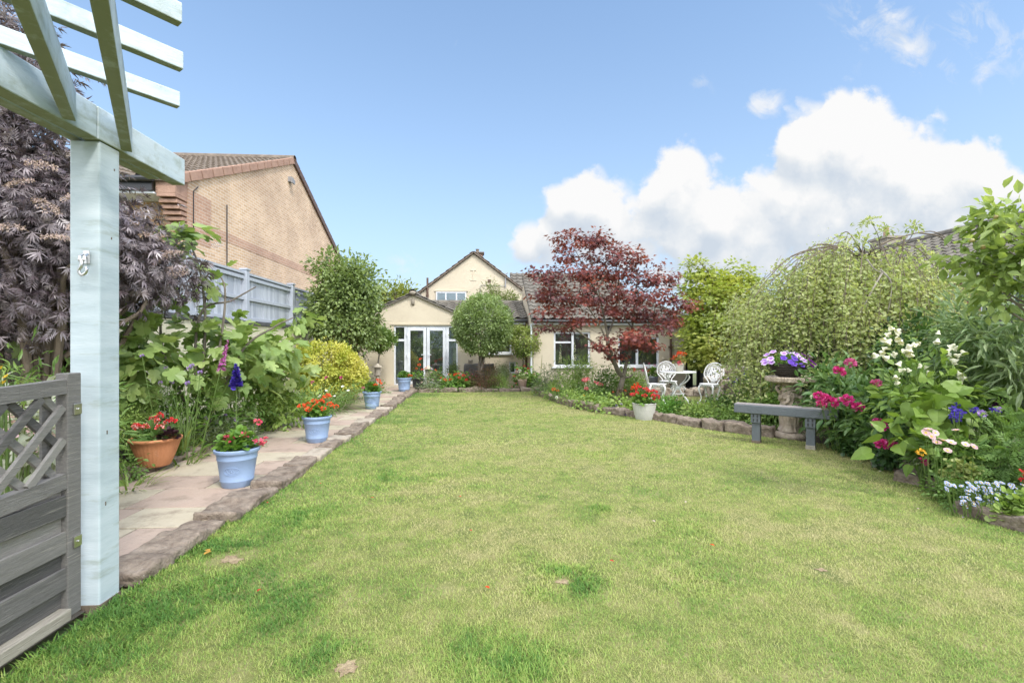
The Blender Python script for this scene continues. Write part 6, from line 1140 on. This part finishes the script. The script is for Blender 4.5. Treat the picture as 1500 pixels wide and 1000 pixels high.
# ---------------------------------------------------------------- weeping birch
BIR = leaf('birch_leaf', [(.24,.31,.11),(.37,.44,.17),(.50,.54,.26),(.62,.63,.37)], .5, .5, .35, 2.0, 1.1, .3)
def birch():
    t = thing('weeping_birch', 'weeping birch, a domed curtain of small yellow-green leaves behind the birdbath', 'tree', (0,0,0)); Y0 = 8.6; hub = W(1268, 372, Y0); g = Geo(); tw = Geo(); br = Geo(); base = gbase(1250, 8.9)
    arms = []
    for px, py, Y in [(1080,470,8.9),(1095,440,8.3),(1110,420,9.2),(1150,395,8.0),(1170,380,8.8),(1205,385,7.6),(1220,372,9.2),(1260,400,7.3),(1300,384,8.0),(1330,394,9.0),(1350,400,7.8),(1390,400,8.4),(1405,420,7.6),(1310,420,7.2),(1235,430,7.2),(1160,430,7.6),(1370,440,7.3),(1120,450,7.8),(1200,365,8.6),(1285,376,8.4),(1240,372,8.0),(1340,396,8.4)]:
        e = W(px, py+R.normal(0, 12), Y+R.normal(0, .15)); m = hub*.5+e*.5; m[2] = max(hub[2], e[2])+.04; q = hub*.2+e*.8; q[2] = e[2]*.6+m[2]*.4; A = curve([hub+(0,0,-.1), m, q, e], 26); arms.append(A); tw.tube(A, np.linspace(.012, .004, 26), 5)
    br.tube(curve([base, base+(.1,-.1,1.2), hub-(0,.05,.6), hub], 14), np.linspace(.10,.05,14), 9)
    for pts in [[(1292,400),(1275,430),(1262,455),(1250,470)],[(1290,395),(1305,412),(1305,435),(1300,460)],[(1270,380),(1282,395),(1300,402)]]: br.tube(curve([W(x, y, 7.25) for x, y in pts], 12), np.linspace(.014, .005, 12), 5)
    for pts, y_ in [([(1245,375),(1225,371),(1200,373),(1160,385),(1125,418),(1105,445)],7.9),([(1240,372),(1215,374),(1185,388),(1160,402)],7.8),([(1230,371),(1200,368),(1175,380)],8.0),([(1290,368),(1310,360),(1345,351),(1370,350),(1395,365)],7.9),([(1345,351),(1375,356),(1390,372)],7.9),([(1325,360),(1320,385),(1315,398)],7.5)]: tw.tube(curve([W(x, y-10, y_) for x, y in pts], 16), np.linspace(.016, .006, 16), 5)
    br.build('trunk', mat('birch_bark', [(.16,.13,.11),(.36,.32,.28),(.50,.46,.42)], .8, 12, .3, 40, stretch=(1,1,.4)), t)
    nS = 640; pos = []; ax = []; sc = []; rn = []
    for k in range(nS):
        A = arms[R.integers(len(arms))]; i = int(8+17.99*R.random()**.75); s = A[min(i, 25)]+R.normal(0, .16, 3)*np.array((1,1,.5))-(0,0,.45*R.random()**2); L_ = min(s[2]-.15-.9*R.random()**2, .5+1.7*R.random())
        if L_ < .3: continue
        out = nrm((s-hub)*np.array((1,1,0))); n = 12; f = np.linspace(0, 1, n); P = s+out*(.22*np.sqrt(f))[:, None]+np.column_stack([.05*np.sin(f*4+k), .05*np.cos(f*3+k), -L_*f]); tw.tube(P, .0035, 3); m = int(L_*42); ff = R.random(m)*(n-1.001); j = ff.astype(int); p = P[j]+(P[j+1]-P[j])*(ff-j)[:, None]
        pos.append(p+R.normal(0, .075, (m, 3))); ax.append(np.column_stack([R.normal(0, .9, m), R.normal(0, .9, m), np.full(m, -.45)])); rn.append(np.clip(R.normal(.5, .25, m)+.15*R.normal(), 0, 1))
    pos = np.vstack(pos); n = len(pos); g.scatter((LEAF4[0]*np.array((1.5,1,1)), LEAF4[1]), pos, np.vstack(ax), sphere_dirs(n)+np.array((-.1,-.6,.4)), .074*(.6+.6*R.random(n)), np.concatenate(rn))
    # leafy sprays standing above the dome
    for px, py, rx_p, rz_p in [(1275,325,22,12),(1297,338,14,8),(1335,333,18,6),(1262,352,8,6)]: foliage([(px,py,7.6,rx_p,rz_p,.4)], 9, 8, .045, LEAF4, .075, .1, .1, .5, .8, g=g)
    for a, b in [((1290,370),(1275,322)),((1320,365),(1343,326)),((1285,380),(1262,345))]: tw.tube(curve([W(*a, 7.8), W((a[0]+b[0])/2+4, (a[1]+b[1])/2, 7.7), W(*b, 7.6)], 8), np.linspace(.008,.003,8), 4)
    g.build('crown', BIR, t); tw.build('twig', BARK, t)
birch()
# ---------------------------------------------------------------- right border
APL = leaf('apple_leaf', [(.14,.21,.06),(.24,.33,.09),(.36,.45,.15),(.50,.56,.25)], .45, .42, .45, 2, 1.15, .3)
ap_ = thing('apple_tree', 'leafy apple branches with tiny fruit reaching in at the upper right', 'tree', (0,0,0)); aL = [(1470,315,3.3,34,24),(1440,330,3.4,26,14),(1490,370,3.2,30,40),(1430,385,3.5,36,18),(1395,378,3.6,26,10),(1460,430,3.3,30,28),(1480,345,3.4,40,26),(1415,352,3.5,14,8),(1460,400,3.3,36,24),(1530,360,3.1,50,70),(1500,290,3.3,20,12)]
g, P = foliage(aL, 100, 9, .05, OVAL, .095, .1, .25, .8, .6); g.build('crown', APL, ap_)
ab = np.array((4.9, 3.3, 0)); hub = np.array((4.6, 3.25, 1.6)); g = Geo(); g.tube(curve([ab, ab*.6+hub*.4+(.05,0,.1), hub], 10), np.linspace(.07,.045,10), 8)
for i in R.choice(len(P), 22, replace=False): g.tube(curve([hub, hub*.5+P[i]*.5+R.normal(0,.07,3), P[i]], 8), np.linspace(.016,.004,8), 5)
g.build('trunk', GRAYBARK, ap_); APF = mat('young_apple', [(.30,.30,.10),(.42,.22,.12)], .4, 8)
for px, py in [(1440,362),(1459,318),(1478,332),(1424,352),(1470,395)]: g = Geo(); g.blob((0,0,0), (.016,.016,.016), 6); g.build('fruit', APF, ap_, smooth=True, loc=[float(q) for q in W(px, py, 3.25)])
bush('lance_leaved_shrub', 'tall grey-green shrub of long narrow leaves against the dark fence', 'shrub', [(1450,500,4.9,60,60),(1480,460,4.8,40,40),(1410,480,5.4,36,50),(1490,540,4.6,30,50),(1430,540,5.2,40,40)], LG('lance_leaf', [(.09,.15,.065),(.16,.24,.10),(.26,.34,.17),(.38,.44,.27)]), LANCE, .19, 110, 15, .13, droop=.1, upz=1.0)
bush('background_shrub', 'deep green shrubs filling the gap below the birch', 'shrub', [(1390,520,6.4,60,60),(1330,530,6.9,60,50),(1240,540,7.6,60,40),(1180,545,8.0,40,36)], DEEP, OVAL, .11, 150, 20, .14)
PEO = [ball_flower('flower_head', 90, .075, MAG, .62, .8) for _ in range(2)]; PEOP = [ball_flower('flower_head', 90, .075, petal('rose_petal', [(.50,.07,.22),(.66,.18,.36)]), .62, .8)]
bush('peony', 'dark-leaved peony with heavy magenta blooms behind the bench end', 'flower', [(1245,600,6.0,50,46),(1215,575,6.4,40,36),(1275,610,5.6,36,36),(1285,580,6.2,30,34),(1290,635,5.3,30,18)], LG('peony_leaf', [(.05,.11,.035),(.09,.18,.05),(.15,.25,.08),(.24,.34,.13)], rough=.35, spec=.5), WIDE, .15, 150, 15, .11, heads=[(PEO, [(1210,583,5.6),(1217,588,5.6),(1240,586,5.6),(1229,544,5.8),(1288,622,5.1),(1291,650,4.95),(1308,651,4.95),(1256,596,5.5),(1204,592,5.6),(1200,580,5.7)]), (PEOP, [(1246,532,5.9),(1284,562,5.6)])], hs=.86)
bush('border_plant', 'low leafy groundcover between the bench and the right edging stones', 'plant', [(1262,655,5.55,26,10),(1240,640,5.9,24,14),(1298,668,5.0,20,8)], DEEP, ROUND, .045, 70, 22, .05, shell=.1)
BELL = (lambda: (lambda g: (g.lathe([(.004,0),(.016,-.01),(.021,-.035),(.026,-.05),(.038,-.062),(.034,-.06),(.02,-.035)], 14, mod=lambda an, r, z: 1+(.12*np.cos(5*an) if z < -.055 else 0), a=.8), g)[1])(Geo()))()
bm_ = BELL.mesh('flower_bell'); bm_.materials.append(CREAMP)
def whitebells():
    t = thing('white_bellflower', 'tall plant hung with large creamy white bells in front of the birch', 'flower', (0,0,0)); Y = 4.9
    sp = [(1307,488,1318,500),(1313,480,1320,485),(1297,494,1308,497),(1340,500,1345,505),(1375,487,1376,498),(1303,510,1316,518),(1330,513,1340,522),(1280,515,1296,520),(1318,530,1328,542),(1347,530,1358,540),(1392,510,1400,518),(1400,505,1408,512),(1392,525,1398,530),(1310,550,1313,556),(1402,545,1404,550),(1410,550,1409,556),(1338,505,1330,505),(1398,560,1402,566)]
    g = Geo(); b = gbase(1360, Y)
    for x0, y0, x1, y1 in sp:
        top = W(x0, y0-4, Y); g.tube(curve([b+R.normal(0,.03,3)*np.array((1,1,0)), b*.6+top*.4+(0,0,.15), top], 9), np.linspace(.008,.003,9), 5); foliage([(x0-4,y0-4,Y,9,5,.8)], 3, 5, .025, OVAL, .03, .2, g=BUD)
        for q in range(3): w = W(x0+(x1-x0)*q/2+R.normal(0,2), y0+(y1-y0)*q/2+R.normal(0,1.5), Y-.12+R.normal(0,.03)); inst(bm_, 'flower_bell', t, w, (R.normal(.5,.35), R.normal(-.4,.5), R.random()*6), (.66+.25*R.random()))
    g.build('stem', STEM, t); g2, _ = foliage([(1350,570,Y,48,26),(1330,590,Y-.1,40,30),(1385,580,Y,34,30),(1360,545,Y+.1,40,20)], 60, 7, .10, OVAL, .12, .3, g=BUD); g2.build('foliage', FRESH, t)
BUD = Geo(); whitebells()
bush('hollyhock', 'hollyhock with very large rounded pale green leaves low in the right border', 'plant', [(1360,610,4.55,36,34),(1345,650,4.4,26,22),(1375,585,4.6,26,20),(1385,640,4.5,22,24)], LG('hollyhock_leaf', [(.10,.18,.03),(.18,.28,.05),(.28,.38,.09)]), HEART, .16, 26, 4, .09, shell=.5, upz=.5)
bush('hollyhock', 'second big-leaved plant at the right edge below the fence', 'plant', [(1450,575,4.9,34,24),(1480,590,4.6,30,20)], LG('big_leaf', [(.10,.19,.05),(.19,.30,.09),(.30,.40,.14)]), HEART, .15, 20, 5, .09, shell=.5, upz=.6)
bush('larkspur', 'deep blue flower clusters beside the big rounded leaves', 'flower', [(1410,610,4.7,30,22),(1450,605,4.8,28,16)], MIDG, LANCE, .10, 40, 16, .08, heads=[([ball_flower('flower_head', 30, .036, BLUEV, .8)], [(1398,600),(1402,605),(1395,610),(1401,614),(1408,598),(1424,599),(1430,601),(1456,601),(1460,602),(1438,609),(1414,602),(1396,597),(1400,609),(1406,604),(1404,592),(1398,616)]), ([ball_flower('flower_head', 30, .04, MAUVE, .7)], [(1464,600),(1440,606)])], hY=4.3, hs=.8)
spike('purple_spire', 'short dusky purple flower spire behind the deep blue clusters', 'flower', 1462, 580, 596, 4.6, DARKP, .04, 90)
DA = []
for _ in range(2):
    g = Geo(); n = 15; t_ = np.arange(n)*2*PI/n; T = (PETAL[0]*np.array((.62,1,1)), PETAL[1]); g.scatter(T, np.zeros((n, 3)), np.column_stack([np.cos(t_), np.sin(t_), .15+.15*R.random(n)]), (0,0,1), .05); me = g.mesh('flower_head'); me.materials.append(PALEP); DA.append(me)
def daisies(name, label, L_, pts, hY, petals, r, foliage_m, sc=1.0, size=.06, core_s=.3, nc=50, per=18, tm=OVAL):
    t = bush(name, label, 'flower', L_, foliage_m, tm, size, nc, per, .06, shell=.2); g = Geo(); g.blob((0,0,.004), (r*core_s, r*core_s, r*core_s*.55), 6); cm = g.mesh('flower_core'); cm.materials.append(CORE); ws = []
    for p in pts: w = W(p[0], p[1], hY+R.normal(0, .06)); f = inst(petals[R.integers(len(petals))], 'flower_head', t, w, (.62+R.normal(0, .25), R.normal(0, .35), 0), sc*(.8+.4*R.random())); c = bpy.data.objects.new('flower_core', cm); COL.objects.link(c); c.parent = f; ws.append(w)
    stalks(t, ws, gbase(L_[0][0], L_[0][2]), r=.003, spread=.8)
daisies('pink_daisies', 'large pale pink daisies with yellow centres in the right border', [(1385,662,4.35,36,18),(1400,672,4.2,34,14)], [(1360,629),(1370,634),(1381,645),(1393,648),(1414,651),(1364,639),(1400,630),(1426,654),(1356,634),(1388,660),(1372,648)], 3.85, DA, .05, MIDG, .74, .10)
spike('lily_stem', 'upright leafy lily stem to the right of the pink daisies', 'plant', 1462, 640, 648, 4.05, FRESH, .03, 30, 0, FRESH, leaves=60)
spike('lily_stem', 'second shorter leafy lily stem beside the blue daisies', 'plant', 1440, 668, 674, 3.9, FRESH, .03, 24, -2, FRESH, leaves=44)
bush('gazania', 'single orange-yellow bloom at the stone edging of the right border', 'flower', [(1352,676,4.35,10,8)], GREYG, LANCE, .06, 12, 12, .03, heads=[([ball_flower('flower_head', 34, .035, petal('amber_petal', [(.75,.38,.03),(.82,.55,.08)]), .7)], [(1350,663)]), ([GER['m'][1]], [(1352,676)])], hs=.9)
bush('variegated_plant', 'small yellow-variegated plant with magenta flowers near the right edging', 'plant', [(1405,690,4.05,16,10)], LG('variegated2', [(.16,.24,.06),(.36,.40,.14),(.5,.5,.22)]), ROUND, .035, 30, 18, .04, heads=[([GER['m'][0]], [(1402,687),(1408,690)])], hs=.5)
SB = [disc_flower('flower_head', 13, .5, .021, .12, SKYB)]
daisies('blue_daisies', 'carpet of small pale blue daisies in the lower right corner', [(1430,733,3.75,44,12),(1400,718,3.95,30,8),(1480,736,3.6,40,14)], [(x, y) for x, y in zip(R.uniform(1384, 1500, 170), R.uniform(706, 742, 170)) if y > 700+.0*(x-1380) and not (x < 1408 and y > 722)], 3.6, SB, .02, MIDG, .8, .04, .36, 90, 20)
bush('border_plant', 'low yellow-green trailing plant at the lower right stones', 'plant', [(1470,752,3.5,34,8),(1500,745,3.4,20,12)], FRESH, ROUND, .04, 60, 20, .04, shell=.1)
bush('border_plant', 'deeply cut green leaves at the right edge above the blue daisies', 'plant', [(1485,670,4.0,34,30),(1500,640,4.1,24,24),(1455,690,4.0,22,14)], MIDG, FERN, .13, 60, 8, .08)
bush('red_flower_plant', 'small scarlet flowers at the right edge of the border', 'flower', [(1500,705,3.8,10,10)], MIDG, OVAL, .05, 14, 14, .04, heads=[([GER['r'][0]], [(1498,692),(1499,703)])], hs=.6)
# bed floor
und = Geo()
for poly, y0, y1, x0, x1, n in [([(-5.15,3),(-3.78,3),(-3.78,14.2),(-5.15,14.2)],3,14.2,-5.2,-3.7,5200), ([(1.75,13.2),(2.2,10.4),(3.2,9),(4.4,7.1),(5.1,6.3),(5.0,5.4),(4.6,4.6),(4.3,3.4),(7.4,3),(7.4,11),(6.7,11),(5.3,9.5),(3.5,10.2),(3.2,12.6),(2.2,14.6),(1.75,14.6)],3,14.6,1.6,7.5,9000)]:
    P = np.column_stack([R.uniform(x0, x1, n), R.uniform(y0, y1, n), np.zeros(n)]); P = P[inside(poly, P[:, 0], P[:, 1])]; hh = vnoise(P, 2.2); P[:, 2] = .02+.16*hh*R.random(len(P)); P = P[R.random(len(P)) < hh*1.6]; d = sphere_dirs(len(P)); d[:, 2] = np.abs(d[:, 2])*.6; und.scatter(OVAL, P, d, (0,0,1)+d*.3, .075*(.5+.7*R.random(len(P))))
o = stuff(und.build('ground_cover', MIDG)); tag(o, 'low leafy ground cover between the border plants', 'ground cover')
# ---------------------------------------------------------------- petals and leaves dropped on the lawn
for i, (px, py, kind) in enumerate([(548,728,0),(676,727,0),(691,777,0),(717,861,1),(893,820,0),(391,735,0),(383,862,0),(1003,735,2),(955,762,2),(1268,646,3),(1280,670,3),(1292,690,3),(1047,799,1),(1345,745,2),(1413,757,4),(470,708,0),(300,805,5),(298,812,5),(790,584,2),(783,576,2),(1132,637,4)]):
    w = G(px, py, .03); g = Geo(); g.scatter(OVAL, [(0,0,0)], [(1,R.normal(0,.5),.1)], (0,0,1), (.03,.038,.03,.034,.024,.06)[kind]); o = g.build('fallen_petal', (RED, ORANGE, PALEP, WHITE, MAUVE, leaf('amber_leaf', [(.55,.28,.05),(.6,.34,.08)]) if i == 16 else (bpy.data.materials.get('amber_leaf') or ORANGE))[kind], loc=[float(v) for v in w]); o.rotation_euler[2] = R.random()*6
    tag(o, ['small scarlet petal lying on the open lawn','curled orange leaf lying on the open lawn','pale pink petal lying on the lawn','white petal lying on the lawn near the bench','mauve petal lying on the lawn by the right bed','yellow-brown leaf lying on the lawn beside the path stones'][kind], 'petal' if kind not in (1, 5) else 'leaf', 'fallen petals and leaves on the lawn')
